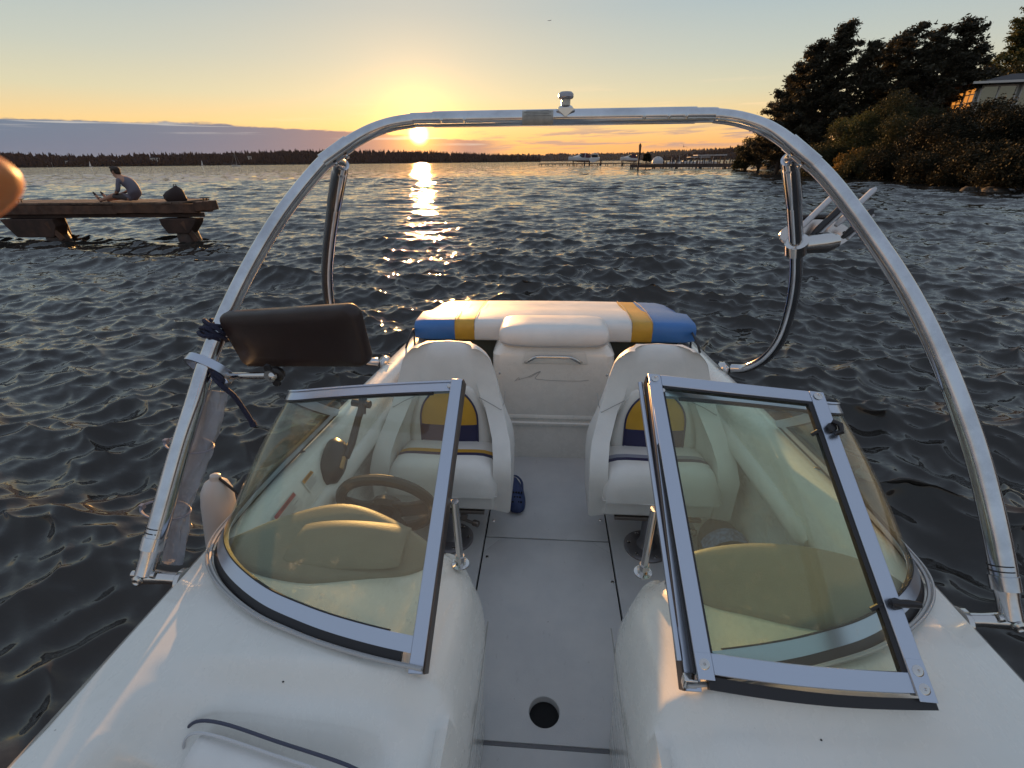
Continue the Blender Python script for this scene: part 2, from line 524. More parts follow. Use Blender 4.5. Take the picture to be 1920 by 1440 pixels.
def wood(rows, seed, count, hmin, hmax, wfac=.30):
    """a far-off wood on a ridge that reads as one mass"""
    rg = np.random.default_rng(seed); nr, n, _ = rows.shape
    VV = []; FF = []; base = 0; K = 5
    for i in range(count):
        r = min(nr - 2.001, 1 + (nr - 2.2) * rg.random() ** .8); c = rg.random() * (n - 1.001)
        a, b = int(r), int(c); fr, fc = r - a, c - b
        p = (rows[a, b] * (1 - fc) + rows[a, b + 1] * fc) * (1 - fr) + (rows[a + 1, b] * (1 - fc) + rows[a + 1, b + 1] * fc) * fr
        conif = rg.random() < .45
        h = rg.uniform(hmin, hmax) * (1.0 if conif else .72); w = h * wfac * (.62 if conif else 1.15) * rg.uniform(.7, 1.3)
        prof = [(w * .5, 0), (w, h * .25), (w * .62, h * .6), (w * .12, h)] if conif else [(w * .5, 0), (w, h * .35), (w * .85, h * .75), (w * .3, h)]
        for rad, z in prof:
            for k in range(K):
                t = 6.283 * k / K + i
                j_ = rg.uniform(.75, 1.25)
                VV.append((p[0] + rad * j_ * math.cos(t), p[1] + rad * j_ * math.sin(t), p[2] - 2 + z * rg.uniform(.94, 1.06)))
        for s in range(3):
            for k in range(K):
                FF.append((base + s * K + k, base + s * K + (k + 1) % K, base + (s + 1) * K + (k + 1) % K, base + (s + 1) * K + k))
        base += 4 * K
    o = npmesh('far_wood', VV, FF, L_far, smooth=False)
    return tag(o, 'dark wood covering the far shore', 'wood', kind='stuff')

left_prof = [(-75, 22), (-60, 25), (-52, 28), (-47.6, 30), (-46, 24), (-43, 21), (-40, 24), (-34, 28), (-29.8, 34), (-22, 39), (-17, 34), (-12, 29), (-9, 22), (-5, 14), (-1, 3)]
r1 = ridge(-75, -1, 1900, left_prof, 3, depth=420)
o = wood(r1, 5, 5200, 12, 24); o['label'] = 'dark wooded ridge on the far shore below the low cloud bank'
right_prof = [(-16, 50), (-10, 62), (-5, 66), (0, 66), (5, 66), (9.5, 70), (12.3, 84), (15, 92), (17, 96), (19, 98), (25, 110), (40, 120), (60, 110)]
r2 = ridge(-16, 60, 5200, right_prof, 9, depth=900)
o = wood(r2, 6, 3200, 12, 26, .5); o['label'] = 'hazy wooded hills beyond the marina'
mid_prof = [(12, 2), (14, 12), (16, 26), (18, 36), (20, 46), (26, 60), (40, 70), (60, 60)]
r3 = ridge(12, 60, 2300, mid_prof, 13, depth=350, n=140)
o = wood(r3, 7, 1500, 10, 22); o['label'] = 'darker wooded slope just left of the shore trees'

M_hw = mat('house_white', (.55, .52, .48), .7)
M_hr = mat('house_roof', (.035, .03, .032), .8)
M_win = mat('dark_window', (.02, .025, .03), .15)
def far_house(az, d, z, w, dp, h, label, stories=1):
    root = empty('house', azp(az, d, z), -R(az), label, 'house')
    b = MB(); b.box((0, 0, h / 2 - 2), (w, dp, h + 4)); b.build('wall', M_hw, root, sharp=30)
    r_ = MB(); e = .6
    r_.add([(-w / 2 - e, -dp / 2 - e, h), (w / 2 + e, -dp / 2 - e, h), (w / 2 + e, dp / 2 + e, h), (-w / 2 - e, dp / 2 + e, h), (-w / 2 - e, 0, h + dp * .28), (w / 2 + e, 0, h + dp * .28)],
           [(0, 1, 5, 4), (2, 3, 4, 5), (0, 4, 3), (1, 2, 5), (0, 3, 2, 1)]); r_.build('roof', M_hr, root, smooth=False)
    for k in range(int(w // 4)):
        g = MB(); g.box((-w / 2 + 2 + k * 4, -dp / 2 - .05, h * .5), (2.2, .2, h * .4)); g.build('window', M_win, root, smooth=False)
    return root
far_house(-38.3, 1955, 15, 24, 10, 7, 'long pale house halfway up the far left hillside')
far_house(-41.3, 1975, 10, 14, 9, 5, 'small pale house near the water, right of the tiny white sail')
far_house(-45.6, 1935, 5, 13, 9, 6, 'pale cottage low on the far shore, farthest to the left')
far_house(-38.4, 1915, 3, 20, 9, 4, 'low pale boathouse at the foot of the far hillside')
far_house(-44.4, 1960, 10, 10, 8, 5, 'tiny grey house among far trees left of the white sail')
far_house(-30.6, 1990, 20, 12, 8, 6, 'small pale house high in the far wood near the bare mast')

# ---- the wooded point on the right
SHORE = [(-60, 16), (0, 21), (20, 24.2), (28, 25.2), (35, 29.5), (41, 31.5), (47, 34.2), (53, 35.5), (60, 35.2), (68, 35.5), (80, 37.0), (90, 38.4), (100, 39.5), (108, 41), (113, 44), (117, 52), (122, 70), (130, 100), (150, 160)]
def shore_x(y):
    return np.interp(y, [p[0] for p in SHORE], [p[1] for p in SHORE])
def land_h(x, y):
    d = x - shore_x(y)
    if y > 112: d = min(d, (117 - y) * 1.0 + (x - 50) * .12)
    d += 1.1 * mnoise.noise(Vector((x * .25, y * .25, 0)))
    if d < 0: return max(-1.2, d * .35)
    h = min(d, 2.4) * .42 + 5.2 * (1 - math.exp(-max(0, d - 3.) / 18))
    return h + .35 * mnoise.noise(Vector((x * .18, y * .18, 4))) * min(1, d / 3) + .16 * mnoise.noise(Vector((x * .9, y * .9, 8)))
xs = np.concatenate([np.arange(12, 60, .7), np.arange(60, 230, 4)]); ys = np.concatenate([np.arange(-60, 0, 5), np.arange(0, 135, .9), np.arange(136, 160, 4)])
V = np.array([(x, y, land_h(x, y)) for y in ys for x in xs]); n = len(xs)
i, j = np.meshgrid(np.arange(len(ys) - 1), np.arange(n - 1), indexing='ij'); q = (i * n + j).ravel()
ground = npmesh('ground', V, np.stack([q, q + 1, q + n + 1, q + n], -1), M_soil); tag(ground, kind='structure')
lake_bed = MB(); lake_bed.add([(-9500, -9500, -6), (9500, -9500, -6), (9500, 9500, -6), (-9500, 9500, -6)], [(0, 1, 2, 3)])
tag(lake_bed.build('lake_bed', M_soil, smooth=False), kind='structure')

def on_land(az, d):
    p = azp(az, d); p.z = land_h(p.x, p.y); return p

# boulders of the bank
rg = random.Random(4)
rl = []
rocks = MB()
def rock_mesh(seed):
    bm = bmesh.new(); bmesh.ops.create_icosphere(bm, subdivisions=2, radius=1)
    for v in bm.verts:
        v.co *= 1 + .35 * mnoise.noise(v.co * 1.3 + Vector((seed, 0, 0))) + .12 * mnoise.noise(v.co * 4 + Vector((0, seed, 0)))
        v.co.z *= .6
    me = bpy.data.meshes.new('boulder'); bm.to_mesh(me); bm.free(); me.materials.append(M_rock)
    me.polygons.foreach_set('use_smooth', [True] * len(me.polygons)); return me
rmeshes = [rock_mesh(k * 3.1) for k in range(5)]
spots = []
for k in range(64):
    y = 26 + 88 * (k + rg.random()) / 64
    spots.append((float(shore_x(y)) + rg.uniform(-.3, 1.3), y, rg.uniform(.25, .7)))
for k in range(9): spots.append((25.6 + rg.uniform(-1.2, 1.6), 28 + rg.uniform(-1.5, 4.5), rg.uniform(.3, .6)))
for k, (x, y, s) in enumerate(spots):
    o = bpy.data.objects.new('boulder', rmeshes[k % 5]); col.objects.link(o)
    o.location = (x, y, max(-.1, land_h(x, y)) + .05); o.scale = (s * rg.uniform(.8, 1.5), s * rg.uniform(.8, 1.3), s); o.rotation_euler = (0, 0, rg.uniform(0, 6.28))
    tag(o, 'grey brown boulder lying at the water line of the wooded point', 'rock', 'boulders along the wooded shore')

GT = 'tall conifers on the wooded point'
TREES = [  # az, dist, top elevation, width, lean, label
    (22.9, 84, 6.9, 4.4, (-.02, .0), 'dark conifer with low spreading limbs, leftmost on the wooded point'),
    (24.2, 80, 9.3, 4.6, (.04, 0), 'tall dense dark conifer, second from the left on the wooded point'),
    (25.9, 78, 10.5, 4.2, (.07, 0), 'tallest pointed dark conifer left of the gap in the treetops'),
    (28.2, 76, 8.9, 3.7, (.07, 0), 'slender open conifer just right of the gap in the treetops'),
    (29.7, 80, 9.0, 3.6, (.08, 0), 'ragged dark conifer between the slender one and the tall central one'),
    (31.0, 76, 9.8, 3.8, (.08, 0), 'tall wind swept conifer standing in the middle of the right hand grove'),
    (32.6, 78, 9.3, 3.8, (.10, 0), 'wind swept conifer left of the broad raked one'),
    (33.9, 74, 9.6, 4.6, (.13, 0), 'broad raked conifer whose boughs sweep to the right above the house'),
    (35.2, 77, 7.8, 4.2, (.12, 0), 'lower raked conifer just left of the house roof'),
]
for k, (az, d, el, w, lean, lab) in enumerate(TREES):
    p = on_land(az - lean[0] * 6, d)
    h = (math.tan(R(el)) * d + CAM_LOC.z - p.z) * .985
    conifer('conifer_tree', p, h, w, 40 + k, lean, label=lab, group=GT, bare=.20, dens=1.25 if k < 3 else 1.0)
p = on_land(38.0, 92)
conifer('deciduous_tree', p, 15.0, 3.4, 77, (0, 0), L_green, 1.1, 'lighter green tree rising behind the house roof', bare=.2)
p = on_land(40.2, 88); blob_tree('deciduous_tree', p, 12.5, 4.5, 78, L_broad, 6000, 'round leafy tree behind the house at the right edge')

GS = 'shrubs and small trees on the bank'
SH = [  # az, dist, top el, radius, material, leaves, label
    (20.15, 108, 2.25, 2.6, L_broad, 8000, 'leafy bush with orange lit leaves at the very tip of the point'),
    (21.3, 104, 3.0, 3.6, L_dark, 9000, 'dark rounded shrub beside the tip bush'),
    (22.9, 96, 3.2, 4.0, L_dark, 9000, 'dark shrub below the leftmost conifer'),
    (24.4, 86, 2.5, 2.6, L_dark, 6000, 'low dark shrub left of the sunlit trunk'),
    (27.2, 66, 3.0, 3.2, L_broad, 9000, 'olive shrub right of the person on the bank'),
    (28.3, 68, 4.1, 3.6, L_green, 9000, 'green topped shrub rising towards the middle of the grove'),
    (30.0, 66, 4.9, 3.8, L_green, 9000, 'green topped small tree below the central conifers'),
    (31.7, 64, 5.4, 3.9, L_broad, 9000, 'dark green small tree left of the house window'),
    (32.8, 60, 5.2, 3.2, L_broad, 9000, 'rounded small tree crowding the house from the left'),
    (35.2, 54, 4.9, 3.1, L_dark, 8000, 'dark bush under the house window'),
    (37.3, 52, 4.95, 3.3, L_dark, 8000, 'dark bush below the pale house wall'),
    (39.6, 50, 4.9, 3.4, L_dark, 8000, 'dark bush at the right edge below the house'),
    (29.0, 60, 1.35, 2.0, L_gold, 7000, 'golden sunlit bush near the water'),
    (30.4, 58, 1.5, 2.2, L_broad, 6000, 'olive brown bush right of the golden one'),
    (32.5, 56, 2.0, 2.9, L_dark, 7000, 'low dark bush in the middle of the bank'),
    (35.2, 48, 1.2, 2.6, L_dark, 6000, 'low bramble bush above the shore stones'),
    (38.0, 44, 1.1, 2.6, L_dark, 6000, 'low bramble bush towards the right edge'),
    (41.0, 40, 1.6, 3.0, L_dark, 6000, 'dark bush at the far right of the bank'),
    (26.6, 74, 1.6, 1.7, L_broad, 4000, 'small round shrub just behind the person on the bank'),
]
for k, (az, d, el, r, lm, n_, lab) in enumerate(SH):
    p = on_land(az, d); h = math.tan(R(el)) * d + CAM_LOC.z - p.z
    blob_tree('shrub' if h < 5 else 'small_tree', p, max(1.2, h), r, 200 + k, lm, int(n_ * (2.4 if d < 70 else 1.4)), lab, GS, 'shrub' if h < 5 else 'tree', lsize=.095 if d < 70 else .15, blobs=20, bottom=.05)
# scrub and grass that covers the bank
rgn = np.random.default_rng(8); C = []
for k in range(26000):
    y = rgn.uniform(22, 114); x = float(shore_x(y)) + .9 + abs(rgn.normal(0, 6)); z = land_h(x, y)
    if z < .25: continue
    C.append((x, y, z + .25 * rgn.random() * (1 + .8 * mnoise.noise(Vector((x * .4, y * .4, 0))))))
Vv, Ff = leaves(np.array(C), .26, rgn, 2.0)
tag(npmesh('ground_cover', Vv, Ff, L_dark, smooth=False), 'scrub and dry grass covering the bank of the wooded point', 'ground cover', kind='stuff')

# ---- house above the point
M_sunglow = mat('sun_glow_pane', (.4, .2, .08), .3)  # added emission stands in for the low sun reflecting in these panes
M_sunglow.node_tree.nodes['Principled BSDF'].inputs['Emission Color'].default_value = (1, .36, .06, 1)
M_sunglow.node_tree.nodes['Principled BSDF'].inputs['Emission Strength'].default_value = .5
def shore_house():
    p = on_land(36.15, 72); az = 36.15
    base = Vector((p.x, p.y, 0)); yaw = R(-11)
    root = empty('house', base, yaw, 'pale house with corner windows made to glow like sunset above the wooded point', 'house')
    zf, zt = 4.6, 8.3
    Mw = mat('house_siding', (.22, .23, .21), .7, var=.12, vscale=.7)
    w = MB(); w.box((7, 4.5, (zt + 1.0) / 2), (14, 9, zt - 1.0)); w.build('wall', Mw, root, sharp=30)
    r_ = MB(); r_.add([(-1.1, -1.1, zt), (15.1, -1.1, zt), (15.1, 10.1, zt), (-1.1, 10.1, zt), (4.5, 4.5, zt + 1.25), (10, 4.5, zt + 1.25)],
                      [(0, 1, 5, 4), (1, 2, 5), (2, 3, 4, 5), (3, 0, 4), (0, 3, 2, 1)]); r_.build('roof', M_hr, root, smooth=False)
    g = MB(); g.box((7, -1.15, zt + .02), (16.4, .12, .2)); g.build('gutter', M_hw, root, smooth=False)
    # west-facing windows with an added sun glow, and big panes to the south
    glass = mat('house_glass', (.20, .22, .19), .15, metal=.6)
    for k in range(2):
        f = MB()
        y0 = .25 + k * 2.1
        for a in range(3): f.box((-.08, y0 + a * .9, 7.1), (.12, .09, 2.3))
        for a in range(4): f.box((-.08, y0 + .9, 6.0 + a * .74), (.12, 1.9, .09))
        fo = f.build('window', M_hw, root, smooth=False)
        q = MB(); q.box((-.05, y0 + .9, 7.1), (.05, 1.8, 2.2)); q.build('pane', M_sunglow, fo, smooth=False)
    for k in range(4):
        f = MB(); x0 = 1.6 + k * 3.3
        for a in (-1.45, 0, 1.45): f.box((x0 + a, -.08, 6.9), (.12, .12, 2.4))
        for z in (5.7, 8.1): f.box((x0, -.08, z), (3.0, .12, .12))
        fo = f.build('window', M_hw, root, smooth=False)
        q = MB(); q.box((x0, -.04, 6.9), (2.8, .05, 2.3)); q.build('pane', glass, fo, smooth=False)
    d_ = MB(); d_.box((5.0, -2.4, 3.6), (9, .18, .2)); 
    for k in range(4): d_.box((.7 + k * 2.9, -2.4, 2.6), (.15, .15, 2))
    d_.build('terrace_rail', M_hw, root, smooth=False)
shore_house()
t_ = MB(); q = on_land(25.55, 77)
# ------------------------------------------------------------------ people: one skinned body
M_skin = mat('skin', (.42, .22, .15), .55, sub=.05)
def skin_body(name, J, E_, mats, parent=None, subs=2, root='pelvis'):
    """J: {joint: (co, radius)}, E_: pairs. One continuous surface."""
    names = list(J); me = bpy.data.meshes.new(name)
    me.from_pydata([J[k][0] for k in names], [(names.index(a), names.index(b)) for a, b in E_], [])
    o = bpy.data.objects.new(name, me); col.objects.link(o); o.parent = parent
    sm = o.modifiers.new('skin', 'SKIN'); sm.use_smooth_shade = True; sm.branch_smoothing = .4
    sv = me.skin_vertices[0].data
    for k, nm in enumerate(names):
        r_ = J[nm][1]; sv[k].radius = (r_, r_) if not isinstance(r_, tuple) else r_
        sv[k].use_root = (nm == root)
    u = o.modifiers.new('subdivision', 'SUBSURF'); u.levels = subs; u.render_levels = subs
    for m_ in (mats if isinstance(mats, (list, tuple)) else [mats]): me.materials.append(m_)
    return o

def body_mat(name, zones, skin=(.40, .21, .14)):
    """skin with clothing colours by the body's own coordinates; zones: list of (centre, radii, colour)"""
    m = bpy.data.materials.new(name); m.use_nodes = True
    t = NT(m.node_tree); b = m.node_tree.nodes['Principled BSDF']; b.inputs['Roughness'].default_value = .75
    co = t.node('ShaderNodeTexCoord').outputs['Object']
    c = (*skin, 1)
    for ctr, rad, colr in zones:
        d = t.vm('LENGTH', t.vm('DIVIDE', t.vm('SUBTRACT', co, ctr), rad), out=1)
        c = t.mix(t.ss(d, 1.02, .98), c, (*colr, 1))
    t.put(b.inputs['Base Color'], c)
    return m

def sitting_person():
    # x to the left is forward for this figure; origin on the planks under the hips
    o0 = Vector((-10.62, 12.35, .955))
    J = {
        'pelvis': ((0, 0, .135), (.18, .165)), 'waist': ((.07, 0, .28), (.19, .175)), 'chest': ((-.01, 0, .44), (.20, .185)), 'upper': ((-.13, 0, .55), (.165, .14)),
        'neck': ((-.26, 0, .615), .065), 'head0': ((-.32, 0, .67), .076), 'head1': ((-.345, 0, .745), .098), 'head2': ((-.335, 0, .805), .074),
        'shL': ((-.18, -.17, .53), .062), 'elL': ((-.20, -.25, .31), .055), 'wrL': ((-.38, -.18, .20), .032), 'haL': ((-.46, -.15, .19), .028),
        'shR': ((-.18, .17, .53), .062), 'elR': ((-.24, .24, .31), .045), 'wrR': ((-.42, .16, .22), .032), 'haR': ((-.49, .13, .20), .028),
        'hipL': ((-.06, -.10, .115), .110), 'knL': ((-.47, -.13, .165), .076), 'caL': ((-.66, -.11, .115), .060), 'anL': ((-.90, -.09, .055), .036), 'heL': ((-.95, -.09, .045), .036), 'toL': ((-1.03, -.09, .19), .030),
        'hipR': ((-.06, .10, .105), .095), 'knR': ((-.45, .13, .13), .066), 'caR': ((-.62, .12, .09), .054), 'anR': ((-.85, .09, .05), .036), 'heR': ((-.90, .09, .045), .036), 'toR': ((-.97, .09, .20), .030),
        'nose': ((-.435, 0, .745), .014), 'jaw': ((-.40, 0, .695), .035),
    }
    Ed = [('pelvis', 'waist'), ('waist', 'chest'), ('chest', 'upper'), ('upper', 'neck'), ('neck', 'head0'), ('head0', 'head1'), ('head1', 'head2'), ('head1', 'nose'), ('head0', 'jaw'),
          ('upper', 'shL'), ('shL', 'elL'), ('elL', 'wrL'), ('wrL', 'haL'), ('upper', 'shR'), ('shR', 'elR'), ('elR', 'wrR'), ('wrR', 'haR'),
          ('pelvis', 'hipL'), ('hipL', 'knL'), ('knL', 'caL'), ('caL', 'anL'), ('anL', 'heL'), ('heL', 'toL'), ('pelvis', 'hipR'), ('hipR', 'knR'), ('knR', 'caR'), ('caR', 'anR'), ('anR', 'heR'), ('heR', 'toR')]
    # five fingers on each hand, resting on the thighs
    for sd, y, hx, hz in (('L', -.15, -.46, .19), ('R', .13, -.49, .20)):
        for f in range(4):
            J[f'f{sd}{f}'] = ((hx - .05 - (.01 if f in (1, 2) else 0), y - .03 + f * .02, hz - .005), .0095); Ed.append(('ha' + sd, f'f{sd}{f}'))
            J[f'g{sd}{f}'] = ((hx - .085 - (.012 if f in (1, 2) else 0), y - .033 + f * .022, hz - .03), .008); Ed.append((f'f{sd}{f}', f'g{sd}{f}'))
        J['th' + sd] = ((hx - .02, y + (.045 if sd == 'L' else -.045), hz + .01), .010); Ed.append(('ha' + sd, 'th' + sd))
    shirt = (.13, .115, .145); short = (.07, .055, .055)
    bm_ = body_mat('sitter_body', [((-.28, 0, .14), (.26, .30, .13), short), ((-.02, 0, .30), (.26, .22, .34), shirt), ((-.18, -.24, .44), (.13, .16, .18), shirt), ((-.18, .24, .44), (.13, .16, .18), shirt)])
    o = skin_body('person', J, Ed, bm_); o.location = o0; o.scale = (.96, .96, .96)
    tag(o, 'person in a grey shirt and shorts sitting on the dock, legs stretched to the left', 'person')
    hair = MB(); rot = Matrix.Rotation(R(-15), 3, 'Y')
    hair.ellip((-.315, 0, .785), (.122, .098, .088), 16, 10, rot); hair.ellip((-.265, 0, .735), (.07, .08, .085), 12, 8); hair.ellip((-.40, 0, .84), (.045, .06, .03), 10, 6)
    hair.build('hair', mat('dark_hair', (.03, .016, .010), .7, bump=.5, bscale=40), o)
    for y in (-.09, .09):
        sh = MB(); x0 = -.95 if y < 0 else -.90
        sh.tube([(x0 + .03, y, .0), (x0 - .03, y, .09), (x0 - .085, y, .20), (x0 - .125, y, .255)], [.03, .035, .04, .022], 8, flat=.5, up=(0, 1, 0))
        sh.tube([(x0 + .02, y - .045, .10), (x0 - .055, y, .15), (x0 + .02, y + .045, .10)], .012, 6)
        sh.build('sandal', mat('sandal', (.03, .02, .02), .6), o)
    e = MB(); e.ellip((-.31, -.093, .745), (.018, .008, .028), 8, 6); e.build('ear', M_skin, o)
sitting_person()

# ---- old timber dock on piles
M_timber = mat('wet_timber', (.085, .038, .020), .7, var=.45, vscale=2.5, bump=.7, bscale=14, rvar=.15)
M_timber2 = mat('dark_timber', (.045, .021, .013), .75, var=.45, vscale=2.5, bump=.8, bscale=12)
M_plank = mat('dock_planks', (.13, .085, .06), .75, var=.4, vscale=3, bump=.6, bscale=16)
def wedge_beam(a, b, w, h, jit=.01, seed=0, tilt=0):
    """rough sawn beam with worn ends"""
    rg = random.Random(seed); m = MB(); a = Vector(a); b = Vector(b); n = 14; rings = []
    d = (b - a).normalized(); sidev = d.cross(Vector((0, 0, 1))).normalized()
    for i in range(n + 1):
        p = a.lerp(b, i / n); r_ = []
        for sx, sz in ((-1, -1), (1, -1), (1, 1), (-1, 1)):
            r_.append(p + sidev * sx * (w / 2 + rg.uniform(-jit, jit)) + Vector((0, 0, sz * (h / 2 + rg.uniform(-jit, jit)))))
        rings.append(r_)
    return m.loft(rings)
def dock():
    root = empty('dock', (-12, 12, 0), 0, 'weathered timber dock on stout piles, left of the boat', 'dock')
    def L(p): return (p[0] + 12, p[1] - 12, p[2])
    X0, X1 = -27., -9.25
    # long stringers: near face, two pieces with a joint
    for k, (a, b, z, h) in enumerate([((X0, 12.12), (-11.0, 12.12), .79, .22), ((-11.02, 12.12), (-8.84, 12.12), .81, .22)]):
        wedge_beam(L((*a, z)), L((*b, z)), .16, h, .008, k).build('stringer', M_timber, root, sharp=30, bevel=.008)
    wedge_beam(L((X0, 12.2, .625)), L((-8.82, 12.2, .645)), .16, .10, .008, 7).build('stringer', M_timber2, root, sharp=30, bevel=.008)
    wedge_beam(L((X0, 13.25, .75)), L((-9.3, 13.25, .77)), .16, .28, .008, 8).build('stringer', M_timber, root, sharp=30, bevel=.008)
    wedge_beam(L((-8.85, 12.08, .86)), L((-8.34, 12.08, .885)), .22, .22, .012, 9).build('end_beam', M_timber, root, sharp=30, bevel=.012)
    # planks across
    n = int((X1 - X0) / .15)
    pl = MB(); rg = random.Random(2)
    for k in range(n):
        x = X0 + .075 + k * .15; z = .93 + (x + 18) * .0016 + rg.uniform(-.004, .004)
        pl.box(L((x, 12.68, z)), (.142, 1.28 + rg.uniform(-.03, .03), .045))
    pl.build('deck_planks', M_plank, root, sharp=30, bevel=.004, seg=1)
    for xc, s in ((-9.45, 1), (-13.15, 2)):
        # cross cap hung under the stringers, its end stepping down to the pile
        cb = MB()
        x0, x1 = (xc - .42, xc + .42) if s == 1 else (xc - .55, xc + .35)
        if s == 1:
            cb.loft([[L((x0 - .0, y, .57)), L((x1 + .15, y, .575)), L((x1 + .10, y, .46)), L((x1 - .12, y, .22)), L((x0 + .14, y, .21)), L((x0 + .02, y, .42))] for y in (11.98, 12.3)])
        else:
            cb.loft([[L((x0 - .55, y, .57)), L((x1, y, .575)), L((x1 + .05, y, .40)), L((x1 - .1, y, .12)), L((x0 - .25, y, .12)), L((x0 - .45, y, .40))] for y in (11.98, 12.35)])
        cb.build('cap_beam', M_timber2, root, sharp=30, bevel=.015)
        p = MB(); p.tube([L((xc + .05, 12.3, -1.6)), L((xc + .03, 12.3, .0)), L((xc, 12.3, .30)), L((xc, 12.3, .56))], [.30, .27, .24, .22], 14)
        p.build('pile', mat('wet_pile', (.045, .022, .016), .35, var=.5, vscale=5, bump=.9, bscale=14), root)
        p = MB(); p.tube([L((xc - .55, 13.1, -1.6)), L((xc - .6, 13.1, .60))], [.16, .15], 12); p.build('pile', M_timber2, root)
        br = MB(); br.bar(L((xc + .18, 12.0, .50)), L((xc + .42, 12.02, .05)), .05, .12); br.build('brace', M_timber, root, sharp=30, bevel=.004)
    for x in (-8.72, -13.8):
        c = MB(); z = .955 + (x + 18) * .0016
        c.tube([L((x - .13, 12.3, z + .085)), L((x - .05, 12.3, z + .075)), L((x + .05, 12.3, z + .075)), L((x + .13, 12.3, z + .085))], [.009, .014, .014, .009], 8)
        for s in (-.045, .045): c.tube([L((x + s, 12.3, z - .005)), L((x + s, 12.3, z + .075))], .013, 8)
        c.build('cleat', mat('dock_iron', (.03, .025, .022), .5, metal=.6), root)
dock()
bg_ = MB()
rings = []
for z, rx_, ry_, dx in ((0, .25, .16, 0), (.06, .28, .19, -.01), (.14, .27, .19, .0), (.22, .22, .16, .04), (.29, .14, .11, .07), (.34, .05, .05, .09), (.365, .015, .015, .10)):
    rings.append([(dx + rx_ * math.cos(a) * (1 + .10 * math.sin(3 * a + z * 20)), ry_ * math.sin(a) * (1 + .10 * math.cos(4 * a)), z) for a in [k * 6.2832 / 18 for k in range(18)]])
bg_.loft(rings)
o = empty('backpack', (-9.58, 12.40, .966), 0, 'dark slouched backpack standing on the dock right of the sitting person', 'bag')
bg_.build('bag_body', mat('dark_canvas', (.028, .014, .012), .8, bump=.4, bscale=20), o)
h_ = MB(); h_.tube([(.06, -.02, .33), (.07, -.03, .40), (.12, -.02, .40), (.13, 0, .33)], .010, 6); h_.build('strap', mat('strap_cloth', (.03, .02, .02), .8), o)

# ---- person walking on the bank, lit trunk, boards
def bank_person():
    p = on_land(25.78, 74)
    J = {'pelvis': ((0, 0, .95), (.15, .11)), 'chest': ((0, 0, 1.28), (.16, .11)), 'upper': ((0, 0, 1.44), (.12, .09)), 'neck': ((0, 0, 1.53), .055), 'head': ((-.02, 0, 1.63), .085), 'head2': ((-.02, 0, 1.71), .07),
         'shL': ((-.17, 0, 1.42), .055), 'elL': ((-.23, .03, 1.14), .042), 'haL': ((-.22, -.03, .88), .032), 'shR': ((.17, 0, 1.42), .055), 'elR': ((.23, .03, 1.14), .042), 'haR': ((.22, -.05, .88), .032),
         'hipL': ((-.09, 0, .88), .085), 'knL': ((-.12, -.08, .48), .06), 'anL': ((-.13, .04, .09), .04), 'toL': ((-.14, -.1, .03), .035), 'hipR': ((.09, 0, .88), .085), 'knR': ((.10, .04, .48), .06), 'anR': ((.10, .16, .09), .04), 'toR': ((.11, .03, .03), .035)}
    Ed = [('pelvis', 'chest'), ('chest', 'upper'), ('upper', 'neck'), ('neck', 'head'), ('head', 'head2'), ('upper', 'shL'), ('shL', 'elL'), ('elL', 'haL'), ('upper', 'shR'), ('shR', 'elR'), ('elR', 'haR'),
          ('pelvis', 'hipL'), ('hipL', 'knL'), ('knL', 'anL'), ('anL', 'toL'), ('pelvis', 'hipR'), ('hipR', 'knR'), ('knR', 'anR'), ('anR', 'toR')]
    for sd, sx in (('L', -.22), ('R', .22)):
        for f in range(4): J[f'f{sd}{f}'] = ((sx, -.06 + f * .02, .79 + .005 * f), .009); Ed.append(('ha' + sd, f'f{sd}{f}'))
        J['t' + sd] = ((sx, -.10, .84), .009); Ed.append(('ha' + sd, 't' + sd))
    b = body_mat('bank_walker', [((0, 0, 1.22), (.30, .25, .31), (.42, .38, .42)), ((0, 0, .72), (.3, .3, .26), (.06, .06, .08))], (.3, .17, .12))
    o = skin_body('person', J, Ed, b); o.location = p; o.rotation_euler.z = R(-30)
    tag(o, 'person in a pale top and dark shorts standing on the bank below the conifers', 'person')
    h = MB(); h.ellip((-.02, .02, 1.69), (.088, .1, .085), 12, 8); h.build('hair', mat('brown_hair', (.05, .03, .02), .7), o)
bank_person()
for az, d, lab in ((26.9, 73, 'upturned pale rowing boat beside the person on the bank'), (27.6, 72, 'grey upturned dinghy lying right of the pale one')):
    p = on_land(az, d); b = MB(); rings = []
    for i in range(9):
        f = i / 8; w = .62 * math.sin(math.pi * min(1, .12 + f * .8)) ** .6; x = -1.5 + 3 * f
        rings.append([(x, w * math.cos(a), .12 + .48 * math.sin(a) ** .8 * (.6 + .4 * w)) for a in [math.pi * k / 8 for k in range(9)]])
    b.loft(rings, caps=True)
    o = b.build('rowing_boat', mat('pale_dinghy', (.5, .42, .36), .5), sharp=40); o.location = p; o.rotation_euler.z = R(-20)
    tag(o, lab, 'boat')
p = on_land(25.45, 79); o = empty('bare_trunk', p, 0, 'pair of bare sunlit trunks above the person on the bank', 'tree')
t_ = MB(); t_.tube([(0, 0, -1), (.2, 0, 3), (.6, 0, 5.5), (1.1, .2, 8)], [.28, .22, .18, .1], 9); t_.tube([(.6, 0, -1), (.8, 0, 2.6), (1.3, -.2, 5)], [.2, .16, .1], 9)
t_.build('trunk', mat('pale_bark', (.26, .17, .10), .8, var=.3, vscale=3), o)

